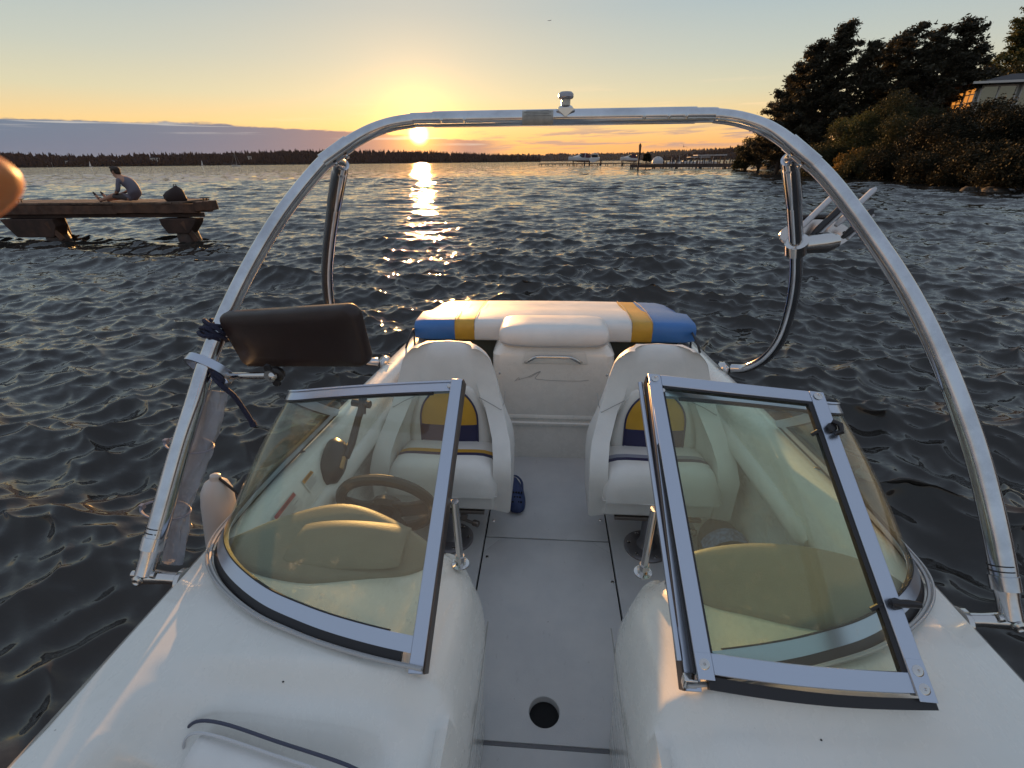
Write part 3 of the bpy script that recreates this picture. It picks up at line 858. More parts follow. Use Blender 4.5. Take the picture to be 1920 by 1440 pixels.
# ---- marina: piers, piles, boats on lifts
M_pier = mat('pier_wood', (.07, .045, .035), .8, var=.3, vscale=.5)
def pier(name, A, B, w, z, step, label, pile_w=.32, thick=.35, rail=False):
    A = Vector((A[0], A[1], 0)); B = Vector((B[0], B[1], 0)); d = (B - A); Ln = d.length; d.normalize(); s = Vector((d.y, -d.x, 0))
    root = empty(name, A, 0, label, 'pier')
    b = MB(); b.bar(Vector((0, 0, z)), d * Ln + Vector((0, 0, z)), w, thick); b.build('deck', M_pier, root, sharp=30)
    k = 0
    while k * step <= Ln:
        for sd in (-1, 1):
            q = d * k * step + s * sd * (w / 2 - .2)
            p = MB(); p.tube([q + Vector((0, 0, -2)), q + Vector((0, 0, z + .05))], pile_w / 2, 7); p.build('pile', M_pier, root)
        k += 1
    return root
p0 = azp(-.95, 235); p1 = azp(17.5, 205)
pier('long_pier', (p0.x, p0.y), (p1.x, p1.y), 2.4, .75, 3.6, 'long dark pier on many piles carrying the moored boats')
p0 = azp(8.9, 128); p1 = azp(19.6, 124)
pier('low_pier', (p0.x, p0.y), (p1.x, p1.y), 2.2, .62, 5.2, 'low broad pier of dark timber in front of the marina', thick=.75)

M_gel = mat('far_gelcoat', (.62, .60, .60), .35)
M_navyc = mat('maroon_canvas', (.07, .025, .04), .8)
def cruiser(az, d, yaw, L, label, canvas=True, z=.9, arch=True, s=1.0):
    p = azp(az, d, z); root = empty('cabin_boat', p, R(yaw), label, 'boat'); root.scale = (s, s, s)
    W = L * .36; h = MB(); rings = []
    for i in range(11):
        f = i / 10; x = -L / 2 + L * f; w = W / 2 * (1 - max(0, (f - .45) / .55) ** 2.2) + .02; t = 1.25 + .45 * f
        rings.append([(x, -w, t), (x, -w * .92, .55 + .3 * f), (x, -w * .55, .2 + .45 * f * f), (x, 0, .0 + .75 * f ** 3), (x, w * .55, .2 + .45 * f * f), (x, w * .92, .55 + .3 * f), (x, w, t), (x, 0, t + .08)])
    h.loft(rings); h.build('hull', M_gel, root, sharp=40)
    b = MB(); b.mat(0); rings = []
    for i in range(7):
        f = i / 6; x = -L * .06 + L * .42 * f; w = W * .40 * (1 - .55 * f * f); t = 2.1 - .75 * f * f
        rings.append([(x, -w, 1.3), (x, -w * .85, t), (x, 0, t + .08), (x, w * .85, t), (x, w, 1.3)])
    b.loft(rings); b.build('cabin', M_gel, root, sharp=40)
    g = MB(); g.loft([[(-L * .08, -W * .42, 1.5), (-L * .08, W * .42, 1.5), (-L * .14, W * .36, 2.35), (-L * .14, -W * .36, 2.35)], [(L * .05, -W * .36, 1.9), (L * .05, W * .36, 1.9), (-L * .05, W * .30, 2.5), (-L * .05, -W * .30, 2.5)]]); g.build('windscreen', M_win, root, sharp=20)
    if canvas:
        c = MB(); c.loft([[(-L * .48, -W * .44, 1.25), (-L * .48, W * .44, 1.25), (-L * .36, W * .36, 2.7), (-L * .36, -W * .36, 2.7)], [(-L * .1, -W * .44, 1.3), (-L * .1, W * .44, 1.3), (-L * .12, W * .36, 2.75), (-L * .12, -W * .36, 2.75)]]); c.build('canvas_cover', M_navyc, root, sharp=20)
        q = MB(); q.box((-L * .43, 0, 2.0), (.05, W * .34, .6), Matrix.Rotation(R(-22), 3, 'Y')); q.build('canvas_window', mat('clear_vinyl', (.45, .38, .38), .3), root, smooth=False)
    if arch:
        a = MB(); a.tube([(-L * .2, -W * .42, 1.3), (-L * .24, -W * .38, 2.7), (-L * .24, W * .38, 2.7), (-L * .2, W * .42, 1.3)], .09, 8); a.tube([(-L * .24, 0, 2.7), (-L * .26, 0, 3.6)], .03, 6); a.build('radar_arch', M_gel, root)
    l = MB(); l.tube([(L * .12, -W * .3, 1.6), (L * .3, -W * .2, 2.0), (L * .47, 0, 2.2), (L * .3, W * .2, 2.0), (L * .12, W * .3, 1.6)], .03, 6); l.build('bow_rail', M_gel, root)
    return root
cruiser(3.25, 226, 200 - 0, 7.5, 'white cabin boat with a maroon canvas back, leftmost on the long pier', s=1.3, z=1.2)
cruiser(5.0, 226, 75, 8.0, 'white cabin boat with a bare arch, second on the long pier', canvas=False, s=1.25, z=1.2)
cruiser(8.5, 218, 185, 6.5, 'low white boat under a dark cover near the tall pile', canvas=True, arch=False, z=1.2, s=1.05)
# lifts under the boats
for az, d in ((3.25, 226), (5.0, 226), (8.5, 218)):
    p = azp(az, d); o = empty('boat_lift', p, 0, None, 'boat lift', 'boat lifts at the long pier')
    o['label'] = {3.25: 'dark timber lift under the maroon covered cabin boat', 5.0: 'dark timber lift under the cabin boat with the bare arch', 8.5: 'dark timber lift under the low white boat'}[az]
    for sx in (-2.4, 2.4):
        for sy in (-1.6, 1.6):
            b = MB(); b.tube([(sx, sy, -2), (sx, sy, 1.9)], .16, 7); b.build('post', M_pier, o)
    b = MB(); b.box((0, -1.6, .72), (5.2, .3, .3)); b.box((0, 1.6, .72), (5.2, .3, .3)); b.build('cradle', M_pier, o, smooth=False)

# tall mooring pile with a rounded top, beside the haystack-like bush
p = azp(9.55, 124); o = empty('mooring_pile', p, 0, 'tall crooked mooring pile rising at the left end of the low pier', 'post')
b = MB(); b.tube([(0, 0, -2), (.05, 0, 1.8), (.12, 0, 3.6), (.05, 0, 4.9), (.1, 0, 5.25)], [.22, .2, .24, .3, .12], 9); b.tube([(.1, 0, 4.5), (.42, 0, 4.75)], [.12, .05], 6); b.tube([(.1, 0, 3.3), (.35, 0, 3.0)], [.12, .05], 6); b.build('post', M_pier, o)
root = blob_tree('shrub', azp(10.35, 123.5, .85), 2.45, 1.25, 321, L_dark, 5000, 'round dark bush growing on the low pier beside the tall pile', None, 'shrub', .12, 10, .95, .2)
# domed clear shelter
p = azp(11.5, 150, .9); o = empty('domed_shelter', p, 0, 'small pale domed shelter right of the round bush', 'shelter')
b = MB()
for k in range(5):
    a = math.pi * k / 5
    b.tube([(1.6 * math.cos(a) * math.cos(t), 1.6 * math.sin(a) * math.cos(t), .3 + 1.5 * math.sin(t)) for t in [math.pi * q / 10 for q in range(11)]], .05, 5)
b.build('frame', M_gel, o)
b = MB(); b.lathe([(1.5, 0), (1.5, .3), (1.4, .8), (1.05, 1.3), (.5, 1.6), (.02, 1.7)], n=16); b.build('cover', mat('pale_cover', (.45, .43, .44), .5), o)
# piles and posts standing along the marina
rg = random.Random(12)
mp = MB(); mp.tube([(0, 0, -2), (0, 0, 2.0)], [.17, .15], 7)
mpo = mp.build('mooring_post', M_pier)
for k in range(26):
    az = 11.9 + k * .29 + rg.uniform(-.08, .08)
    o = mpo if k == 0 else mpo.copy()
    if k: col.objects.link(o)
    o.location = azp(az, rg.uniform(126, 175), rg.uniform(-.7, .35)); tag(o, 'short dark mooring post standing in the marina water', 'post', 'mooring posts of the marina')
def sailboat(az, d, L, H, label, sail=False, yaw=20, heel=0):
    p = azp(az, d, 0); root = empty('sailboat', p, R(yaw), label, 'sailboat'); root.rotation_euler.x = R(heel)
    h = MB(); rings = []
    for i in range(9):
        f = i / 8; x = -L / 2 + L * f; w = L * .15 * (math.sin(math.pi * (.22 + .78 * f)) ** .7 if f < 1 else .02) + .02
        rings.append([(x, -w, .9), (x, -w * .7, .2), (x, 0, -.3), (x, w * .7, .2), (x, w, .9), (x, 0, 1.0)])
    h.loft(rings); h.build('hull', M_gel, root, sharp=40)
    m = MB(); m.tube([(L * .08, 0, .9), (L * .08, 0, H)], [.09, .05], 6); m.tube([(L * .08, 0, 2), (-L * .4, 0, 2)], .06, 6); m.build('mast', M_gel, root)
    if sail:
        s = MB(); n = 8
        s.loft([[(L * .06, 0, 2 + (H - 2) * i / n), (L * .06 - L * .44 * (1 - i / n) * .5, .25 * L * .3 * (1 - i / n), 2 + (H - 2) * i / n), (L * .06 - L * .44 * (1 - i / n) - .02, .0, 2 + (H - 2) * i / n), (L * .06 - L * .44 * (1 - i / n) * .5, .25 * L * .3 * (1 - i / n) - .03, 2 + (H - 2) * i / n)] for i in range(n + 1)])
        s.build('sail', mat('sail_cloth', (.75, .72, .70), .8), root)
    else:
        m = MB(); m.tube([(L * .08, 0, H), (L * .5, 0, 1)], .03, 4); m.tube([(L * .08, 0, H), (-L * .48, 0, 1)], .03, 4); m.build('stay', M_gel, root)
sailboat(-42.97, 1500, 8, 12, 'tiny sailboat with a white sail by the far shore, far left', True)
sailboat(-31.9, 620, 9, 14.0, 'sailboat with a bare mast lying off the far shore', False, 10)
sailboat(-34.7, 1500, 7, 13, 'tiny sailboat with a pale sail between the white sail and the bare mast', True)
for k in range(7):
    az = 13.0 + k * .62; d = 190 + (k % 3) * 9
    p = azp(az, d, .1); root = empty('small_motorboat', p, R(60 + 25 * k), ['white runabout nearest the domed shelter', 'second small white boat right of the domed shelter', 'third small white boat in the marina row', 'small white boat in the middle of the marina row', 'fifth small white boat in the marina row', 'small white boat beside the lift roof', 'small white boat nearest the tip bush'][k], 'boat', 'small boats moored behind the low pier')
    L = 5.2; W = 2; h = MB(); rings = []
    for i in range(9):
        f = i / 8; x = -L / 2 + L * f; w = W / 2 * (1 - max(0, (f - .4) / .6) ** 2.2) + .02
        rings.append([(x, -w, .95 + .2 * f), (x, -w * .8, .3), (x, 0, -.2), (x, w * .8, .3), (x, w, .95 + .2 * f), (x, 0, 1.0 + .2 * f)])
    h.loft(rings); h.build('hull', M_gel, root, sharp=40)
    g = MB(); g.loft([[(.2, -.8, 1.0), (.2, .8, 1.0), (0, .7, 1.6), (0, -.7, 1.6)], [(.6, -.7, 1.0), (.6, .7, 1.0), (.05, .68, 1.62), (.05, -.68, 1.62)]]); g.build('windscreen', M_win, root, sharp=20)
    m = MB(); m.tube([(-1, 0, 1), (-1.1, 0, 2.6 + .5 * (k % 3))], .035, 5); m.build('antenna', M_gel, root)
# lift roof
p = azp(16.6, 170, 0); o = empty('lift_canopy', p, R(8), 'low pale canopy on posts at the right end of the marina', 'canopy')
b = MB(); b.box((0, 0, 3.0), (9, 3.4, .18)); b.box((-3.5, 0, 2.5), (6, 3.0, .14)); b.build('roof', M_gel, o, sharp=30)
for sx in (-4.2, 0, 4.2):
    for sy in (-1.5, 1.5):
        b = MB(); b.tube([(sx, sy, -1.5), (sx, sy, 2.92)], .11, 6); b.build('post', M_pier, o)
# bird and aeroplane
b = MB(); b.ellip((0, 0, 0), (.30, .10, .10)); b.tube([(.25, 0, .03), (.42, 0, .06)], [.06, .02], 8); b.loft([[(.1, 0, .03), (-.1, 0, .03), (-.1, 0, .0)], [(.05, .35, .28), (-.12, .35, .28), (-.1, .35, .26)], [(-.1, .75, .2), (-.16, .75, .2), (-.15, .75, .19)]]); b.loft([[(.1, 0, .03), (-.1, 0, .03), (-.1, 0, .0)], [(.05, -.35, .28), (-.12, -.35, .28), (-.1, -.35, .26)], [(-.1, -.75, .2), (-.16, -.75, .2), (-.15, -.75, .19)]]); b.loft([[(-.25, .05, 0), (-.25, -.05, 0), (-.25, 0, .03)], [(-.45, .12, 0), (-.45, -.12, 0), (-.45, 0, .02)]])
o = b.build('bird', mat('bird_feathers', (.03, .025, .02), .8)); o.location = azp(13.94, 160, 160 * math.tan(R(1.22)) + 1.8); o.rotation_euler = (R(35), 0, R(70)); o.scale = (1.5, 1.5, 1.5)
tag(o, 'dark bird flying low over the marina', 'bird')
p = azp(-.25, 5200, 5200 * math.tan(R(12.31))); o = empty('aeroplane', p, R(185), 'tiny aeroplane high in the sky near the top of the photo', 'aeroplane')
b = MB(); b.tube([(-17, 0, .5), (-14, 0, 0), (14, 0, 0), (17, 0, -.3)], [.6, 1.9, 1.9, .4], 10); b.build('fuselage', M_gel, o)
for s in (-1, 1):
    b = MB(); b.loft([[(3, 0, -.6), (-3, 0, -.6), (-3, 0, -.9)], [(-6, 16 * s, .6), (-8, 16 * s, .6), (-8, 16 * s, .5)]]); b.build('wing', M_gel, o)
b = MB(); b.loft([[(-12, 0, 1), (-16.5, 0, 1), (-14, .3, 1)], [(-16, 0, 7), (-18, 0, 7), (-17, .2, 7)]]); b.loft([[(-13, -5.5, 1), (-15, -5.5, 1), (-15, -5.5, .8)], [(-13, 5.5, 1), (-15, 5.5, 1), (-15, 5.5, .8)]]); b.build('tail', M_gel, o)

# ================================================================== THE BOAT
boat = empty('motorboat', (0, 0, .08), 0, 'white open bow motorboat with a polished tube tower, filling the foreground', 'motorboat')
boat.rotation_euler.x = R(-.8)
def gel_mat():
    m = bpy.data.materials.new('gelcoat'); m.use_nodes = True; t = NT(m.node_tree); b = m.node_tree.nodes['Principled BSDF']
    co = t.node('ShaderNodeTexCoord').outputs['Object']
    a = t.noise(co, 2.1, 5., .6); st = t.noise(t.vm('MULTIPLY', co, (1, .5, 1)), 15, 5., .72); sp = t.noise(co, 120, 2., .5); bl = t.noise(co, 5, 3., .6)
    c = t.mix(t.ss(a, .3, .72), (.70, .685, .63, 1), (.76, .745, .695, 1))
    c = t.mix(t.m('MULTIPLY', t.ss(st, .60, .76), .14), c, (.48, .45, .40, 1))
    c = t.mix(t.m('MULTIPLY', t.ss(sp, .76, .78), t.ss(bl, .55, .62)), c, (.15, .12, .10, 1))
    t.put(b.inputs['Base Color'], c); t.put(b.inputs['Roughness'], t.ss(st, .3, .7, .20, .34)); b.inputs['Coat Weight'].default_value = .6; b.inputs['Coat Roughness'].default_value = .06
    bp = t.node('ShaderNodeBump'); bp.inputs['Strength'].default_value = .10; bp.inputs['Distance'].default_value = .01
    t.put(bp.inputs['Height'], t.noise(co, 6, 1., .4)); t.put(b.inputs['Coat Normal'], bp.outputs[0]); return m
M_gelw = gel_mat()
def sole_mat():
    m = bpy.data.materials.new('sole_gelcoat'); m.use_nodes = True; t = NT(m.node_tree); b = m.node_tree.nodes['Principled BSDF']
    co = t.node('ShaderNodeTexCoord').outputs['Object']
    a = t.noise(co, 4.5, 5., .62); f = t.noise(t.vm('MULTIPLY', co, (1, .35, 1)), 34, 4., .7); sp = t.noise(co, 95, 2., .5); bl = t.noise(co, 9, 3., .6)
    c = t.mix(t.ss(a, .3, .72), (.47, .47, .475, 1), (.54, .535, .53, 1))
    c = t.mix(t.m('MULTIPLY', t.ss(f, .62, .74), .35), c, (.26, .25, .25, 1))
    c = t.mix(t.m('MULTIPLY', t.ss(sp, .735, .76), t.ss(bl, .5, .62)), c, (.12, .10, .09, 1))
    t.put(b.inputs['Base Color'], c); t.put(b.inputs['Roughness'], t.ss(a, .3, .7, .42, .62))
    vo = t.node('ShaderNodeTexVoronoi'); vo.inputs['Scale'].default_value = 260; t.put(vo.inputs['Vector'], co)
    bp = t.node('ShaderNodeBump'); bp.inputs['Strength'].default_value = .25; bp.inputs['Distance'].default_value = .001
    t.put(bp.inputs['Height'], vo.outputs['Distance']); t.put(b.inputs['Normal'], bp.outputs[0]); return m
M_gelf = sole_mat()
M_vinyl = mat('white_vinyl', (.72, .70, .67), .42, var=.05, vscale=6, bump=.12, bscale=160, rvar=.06)
M_gold = mat('gold_vinyl', (.55, .30, .03), .42, var=.08, vscale=8, bump=.12, bscale=160)
M_navy = mat('navy_vinyl', (.022, .022, .075), .42, var=.1, vscale=8, bump=.12, bscale=160)
M_blue = mat('blue_vinyl', (.045, .16, .42), .40, var=.08, vscale=6, bump=.12, bscale=160)
M_greyv = mat('grey_vinyl', (.26, .27, .33), .42, bump=.12, bscale=160)
M_taupe = mat('taupe_dash', (.24, .215, .165), .5, var=.06, vscale=8, bump=.15, bscale=240)
M_black = mat('black_rubber', (.014, .012, .013), .45)
M_dark = mat('dark_cavity', (.006, .006, .007), .9)
M_olive = mat('olive_locker_shadow', (.045, .05, .04), .8, var=.2, vscale=4)  # olive panel; shadow of the storage opening is put into the colour
M_alu = mat('anodised_aluminium', (.50, .54, .62), .30, metal=1)
M_ss = mat('stainless', (.60, .58, .56), .13, metal=1)
M_wood_ = mat('brown_trim', (.09, .06, .035), .4)

def tower_mat():
    m = bpy.data.materials.new('polished_tube'); m.use_nodes = True
    t = NT(m.node_tree); b = m.node_tree.nodes['Principled BSDF']
    co = t.node('ShaderNodeTexCoord').outputs['Object']
    n = t.noise(co, 9, 5., .65); n2 = t.noise(t.vm('MULTIPLY', co, (8, 8, 60)), 3, 3, .6)
    b.inputs['Metallic'].default_value = 1
    t.put(b.inputs['Base Color'], t.mix(t.ss(n, .35, .7), (.62, .63, .66, 1), (.46, .47, .50, 1)))
    t.put(b.inputs['Roughness'], t.m('ADD', t.ss(n, .3, .75, .08, .16), t.m('MULTIPLY', n2, .03)))
    return m
M_tube = tower_mat()

def glass_mat(name, tint, dust=.05, smear=0.):
    m = bpy.data.materials.new(name); m.use_nodes = True
    t = NT(m.node_tree); nt = m.node_tree
    for n in list(nt.nodes):
        if n.type == 'BSDF_PRINCIPLED': nt.nodes.remove(n)
    tr = t.node('ShaderNodeBsdfTransparent'); tr.inputs[0].default_value = (*tint, 1)
    gl = t.node('ShaderNodeBsdfGlossy'); gl.inputs['Roughness'].default_value = .015; gl.inputs[0].default_value = (1, 1, 1, 1)
    fr = t.node('ShaderNodeFresnel'); fr.inputs[0].default_value = 1.45
    g = t.node('ShaderNodeNewGeometry')
    f = t.m('MULTIPLY', fr.outputs[0], t.m('SUBTRACT', 1., g.outputs['Backfacing']))
    mx = t.node('ShaderNodeMixShader'); nt.links.new(f, mx.inputs[0]); nt.links.new(tr.outputs[0], mx.inputs[1]); nt.links.new(gl.outputs[0], mx.inputs[2])
    co = t.node('ShaderNodeTexCoord').outputs['Object']
    a = t.noise(co, 26, 5., .75); bn = t.noise(co, 3.2, 3., .6)
    d = t.m('ADD', dust * .6, t.m('MULTIPLY', t.ss(a, .55, .82), t.m('MULTIPLY', t.ss(bn, .42, .66), .22 + smear)))
    tl = t.node('ShaderNodeBsdfTranslucent'); tl.inputs[0].default_value = (.8, .78, .66, 1)
    df = t.node('ShaderNodeBsdfDiffuse'); df.inputs[0].default_value = (.6, .62, .58, 1)
    ad = t.node('ShaderNodeMixShader'); ad.inputs[0].default_value = .35; nt.links.new(tl.outputs[0], ad.inputs[1]); nt.links.new(df.outputs[0], ad.inputs[2])
    m2 = t.node('ShaderNodeMixShader'); nt.links.new(d, m2.inputs[0]); nt.links.new(mx.outputs[0], m2.inputs[1]); nt.links.new(ad.outputs[0], m2.inputs[2])
    nt.links.new(m2.outputs[0], nt.nodes['Material Output'].inputs[0])
    return m
M_glass = glass_mat('tinted_screen_glass', (.865, .93, .885), .05, .12)
M_glass2 = glass_mat('tinted_door_glass', (.865, .932, .885), .035)

def interp(x, pts):
    return float(np.interp(x, [p[0] for p in pts], [p[1] for p in pts]))
def spl(pts, n):
    """Catmull-Rom through points -> n+1 samples"""
    P = [Vector(p) for p in pts]; P = [P[0] * 2 - P[1]] + P + [P[-1] * 2 - P[-2]]; out = []; m = len(P) - 3
    for i in range(n + 1):
        u = i / n * m; k = min(int(u), m - 1); f = u - k; a, b, c, d = P[k:k + 4]
        out.append(.5 * ((2 * b) + (c - a) * f + (2 * a - 5 * b + 4 * c - d) * f * f + (3 * b - a - 3 * c + d) * f ** 3))
    return out

# ---- hull: outer skin
XO = [(-1.75, .03), (-1.6, .34), (-1.3, .62), (-.9, .84), (-.4, .97), (.1, 1.03), (.5, 1.04), (1.3, 1.04), (2.0, 1.005), (2.4, .98), (3.0, .945), (3.9, .90)]
def xo(y): return interp(y, XO)
def zg(y): return interp(y, [(-1.75, .86), (-.9, .80), (0, .73), (.5, .70), (1.2, .70), (2.3, .70), (3.1, .69), (3.9, .66)])
ys = [-1.75, -1.6, -1.4, -1.1, -.8, -.4, 0, .4, .8, 1.2, 1.6, 2.0, 2.4, 2.8, 3.2, 3.6, 3.9]
def hull_ring(y):
    X = xo(y); Z = zg(y); k = min(1, (y + 1.75) / 1.3)
    c = [(X - .012, Z - .012), (X + .012, Z - .03), (X + .014, Z - .055), (X - .004, Z - .07), (X * .985, Z - .2), (X * (.80 + .14 * k), .22), (X * (.62 + .3 * k), -.02), (X * .80 * k + .01, -.10), (X * .4 * k + .005, -.30 * k), (0.0, -.40 * k)]
    return [(-a, y, b) for a, b in c] + [(a, y, b) for a, b in reversed(c[:-1])]
h = MB(); h.loft([hull_ring(y) for y in ys], closed=False)
n = len(hull_ring(0)); h.f.append(tuple((len(ys) - 1) * n + k for k in range(n))); h.m.append(0)
h.build('hull', M_gelw, boat, sharp=50)
rb = MB()
for s in (-1, 1):
    rb.tube([(s * (xo(y) + .012), y, zg(y) - .052) for y in np.linspace(-1.7, 3.9, 40)], .014, 8, flat=1)
rb.build('rub_rail', mat('rub_rail_vinyl', (.45, .45, .44), .4), boat)

# ---- deck with the two consoles
def smooth(a, b, x):
    t_ = min(1, max(0, (x - a) / (b - a))); return t_ * t_ * (3 - 2 * t_)
def deck_z(ax, y, s=1):
    z = zg(y) + .012 * smooth(0, .5, ax) * (1 - smooth(.6, 1.0, ax))
    # forward of the windscreen the coaming rolls down towards the bow seats
    inn = 1 - smooth(.66, .93, ax)
    z -= inn * (.030 * smooth(.67, .60, y) if y < .67 else 0)
    if y < .67:
        z -= inn * .030 * smooth(.665, .60, y)
        z -= inn * .045 * smooth(.61, .52, y) * smooth(.25, .4, ax)
        z -= inn * .055 * smooth(.52, .30, y)
        z += inn * .018 * math.exp(-((y - .50) / .06) ** 2) * smooth(.3, .45, ax)
        z -= inn * .33 * smooth(.34, .18, y)
    if s < 0: z -= (.055 * smooth(.60, .50, y) + .20 * smooth(.49, .44, y)) * smooth(.24, .46, ax) * (1 - smooth(.80, .90, ax))
    z -= .022 * math.exp(-((ax - .38) / .07) ** 2) * smooth(.55, .8, y)
    return z
def console(s):
    yend = 1.12 if s < 0 else 1.05
    ysx = list(np.linspace(-1.62, .1, 18)) + list(np.linspace(.14, yend - .16, 90)) + [yend - .16 + .16 * math.sin(math.pi / 2 * k / 10) for k in range(1, 11)]
    rings = []
    for y in ysx:
        X = xo(y) - .012; xi = .205 + .03 * smooth(.9, 1.2, y)
        if y < -.9: xi = min(xi, X * .35)
        q = max(0, (y - (yend - .16)) / .16); q = min(q, 1)
        dz = .10 * (1 - math.sqrt(max(0, 1 - q * q))); dx = .08 * (1 - math.sqrt(max(0, 1 - q * q)))
        ring = [(xi + dx, 0.002), (xi - .004 + dx, .2), (xi - .018 + dx, .44), (xi - .012 + dx, .50), (xi + .006 + dx, .555), (xi + .022 + dx, .60)]
        e0 = xi + .022 + dx
        top = [(xi + .05, .638), (xi + .085, .665), (xi + .12, .682)]
        zt0 = deck_z(.33, y)
        ring += [(a + dx, b + (zt0 - .70) - dz * .6) for a, b in top]
        for k in range(1, 31):
            ax = xi + .12 + dx + (X - xi - .12 - dx) * k / 30
            edge = smooth(X - .10, X, ax)
            ring.append((ax, deck_z(ax, y, s) - dz * (1 - smooth(.82, .95, ax)) - .010 * edge))
        if y < .3: ring[0:4] = [(a, b) for a, b in ring[0:4]]
        rings.append([(s * a, y, b) for a, b in ring])
    # aft face
    last = rings[-1]; rings.append([(p[0], yend + .002, max(0.002, p[2] - .14) if abs(p[0]) < .84 else p[2] - .002) for p in last])
    m = MB(); m.loft(rings, closed=False)
    return m
d = console(-1); d2 = console(1); d.add(d2.v, d2.f)
deck = d.build('deck', M_gelw, boat, sharp=60)

# seam moulding along each console
for s in (-1, 1):
    m = MB(); m.tube([(s * .1885, y, .445) for y in np.linspace(.2, 1.0, 12)], .0022, 5)
    m.build('console_trim', mat('trim_line', (.30, .29, .27), .5), boat)

# ---- side coaming and liner aft of the dash
for s in (-1, 1):
    rings = []
    for y in list(np.linspace(.98, 3.3, 34)):
        X = xo(y) - .012; Z = zg(y); w = 0.0 + .03 * smooth(1.2, 2.2, y)
        pr = [(.80, .0), (.90, .06), (.925, .30), (.925, .50), (.875, .545), (.868, .58), (.885, .62), (.905 - w, .655), (.925 - w, .695), (.945 - w * .5, Z + .012), (.965, Z + .016), (X - .02, Z + .006), (X, Z - .006)]
        sc = min(1, (X + .012) / 1.04)
        pr = [(a * (sc if i < 10 else 1), b) for i, (a, b) in enumerate(pr)]
        pr[10] = ((pr[9][0] + pr[11][0]) / 2, pr[10][1])
        rings.append([(s * a, y, b - (.006 if y < 1.1 else 0)) for a, b in pr])
    m = MB(); m.loft(rings, closed=False); m.build('side_coaming', M_gelw, boat, sharp=60)
    m = MB(); rr_ = [.01, .028, .032, .032, .032, .03, .02]
    m.tube([(s * (.868 * min(1, xo(y) / 1.03)), y, .560) for y in (1.28, 1.32, 1.6, 2.0, 2.4, 2.6, 2.66)], rr_, 14, flat=1.4)
    m.build('bolster', M_vinyl, boat)
    for y in (1.5, 2.05, 2.45):
        m = MB(); m.lathe([(.001, .006), (.009, .005), (.011, 0)], (s * (xo(y) - .06), y, zg(y) + .012), n=10); m.build('screw', M_ss, boat)

# ---- cockpit sole: panels with real gaps over a dark bilge
sole = MB(); sole.box((0, 1.2, -.05), (1.84, 4.4, .02)); sole.build('bilge', M_dark, boat, smooth=False)
def panel(x0, x1, y0, y1, name='sole_panel'):
    m = MB(); m.box(((x0 + x1) / 2, (y0 + y1) / 2, -.012), (x1 - x0, y1 - y0, .024)); return m.build(name, M_gelf, boat, sharp=30, bevel=.003, seg=2)
g = .004
# forward hatch with the round drain hole
hx, hy, hr = -.006, 1.012, .052
m = MB(); n = 48; x0, x1, y0, y1 = -.316 + g, .316 - g, .905 + g, 1.858 - g
outer = []
for k in range(n):
    a = 2 * math.pi * k / n; c_, s_ = math.cos(a), math.sin(a)
    tx = ((x1 - hx) if c_ > 0 else (x0 - hx)) / c_ if abs(c_) > 1e-6 else 1e9
    ty = ((y1 - hy) if s_ > 0 else (y0 - hy)) / s_ if abs(s_) > 1e-6 else 1e9
    t_ = min(tx, ty); outer.append((hx + c_ * t_, hy + s_ * t_))
rin = [(hx + hr * math.cos(2 * math.pi * k / n), hy + hr * math.sin(2 * math.pi * k / n)) for k in range(n)]
m.loft([[(x, y, -.03) for x, y in outer], [(x, y, -.002) for x, y in outer], [(hx + (x - hx) * .994, hy + (y - hy) * .994, 0) for x, y in outer],
        [(hx + (x - hx) * 1.12, hy + (y - hy) * 1.12, 0.0005) for x, y in rin], [(hx + (x - hx) * 1.03, hy + (y - hy) * 1.03, -.002) for x, y in rin], [(x, y, -.008) for x, y in rin], [(x, y, -.045) for x, y in rin]], caps=False)
for (cx_, cy_) in ((x0, y0), (x1, y0), (x0, y1), (x1, y1)):
    # fill the corners the radial fan cuts off
    ks = sorted(range(n), key=lambda k: (outer[k][0] - cx_) ** 2 + (outer[k][1] - cy_) ** 2)[:2]
    (ax_, ay_), (bx_, by_) = outer[ks[0]], outer[ks[1]]
    m.add([(ax_, ay_, -.0015), (bx_, by_, -.0015), (cx_, cy_, -.0015)], [(0, 1, 2)])
m.build('floor_hatch', M_gelf, boat, sharp=30)
rim = MB(); rim.lathe([(.0535, -.004), (.0535, .0012), (.0565, .0018), (.0595, .0008), (.060, -.001)], (hx, hy, 0), n=40)
rim_v = rim.build('drain_rim', mat('rim_grey', (.36, .36, .37), .4), boat) if False else None
for (x, y, r_) in ((.925, .60, .004), (-.60, .63, .0025), (.55, .60, .002)):
    m = MB(); m.lathe([(.001, .0012), (r_, .001), (r_, 0)], (x, y, deck_z(abs(x), y) + .0006), n=10); m.build('snap_hole', M_black, boat)
cup = MB(); cup.lathe([(.056, -.03), (.054, -.0445), (.001, -.0449)], (hx, hy, 0), n=24); cup.build('drain_cup', M_dark, boat)
panel(-.316 + g, .316 - g, 1.858 + g, 2.66, 'floor_hatch')
panel(-.235, .235, -1.2, .905 - g - .006)
panel(-.90, -.316 - g, 1.0, 2.9); panel(.316 + g, .90, 1.0, 2.9)
for x, y in ((-.285, 1.98), (.285, 2.02), (-.29, 1.72), (.30, 1.6)):
    m = MB(); m.lathe([(.001, .003), (.007, .0025), (.009, 0)], (x, y, 0), n=10); m.build('screw', M_ss, boat)
m = MB(); m.box((0, .902, -.006), (.42, .012, .006)); m.build('hinge_strip', mat('hinge_grey', (.12, .12, .13), .5), boat, smooth=False)

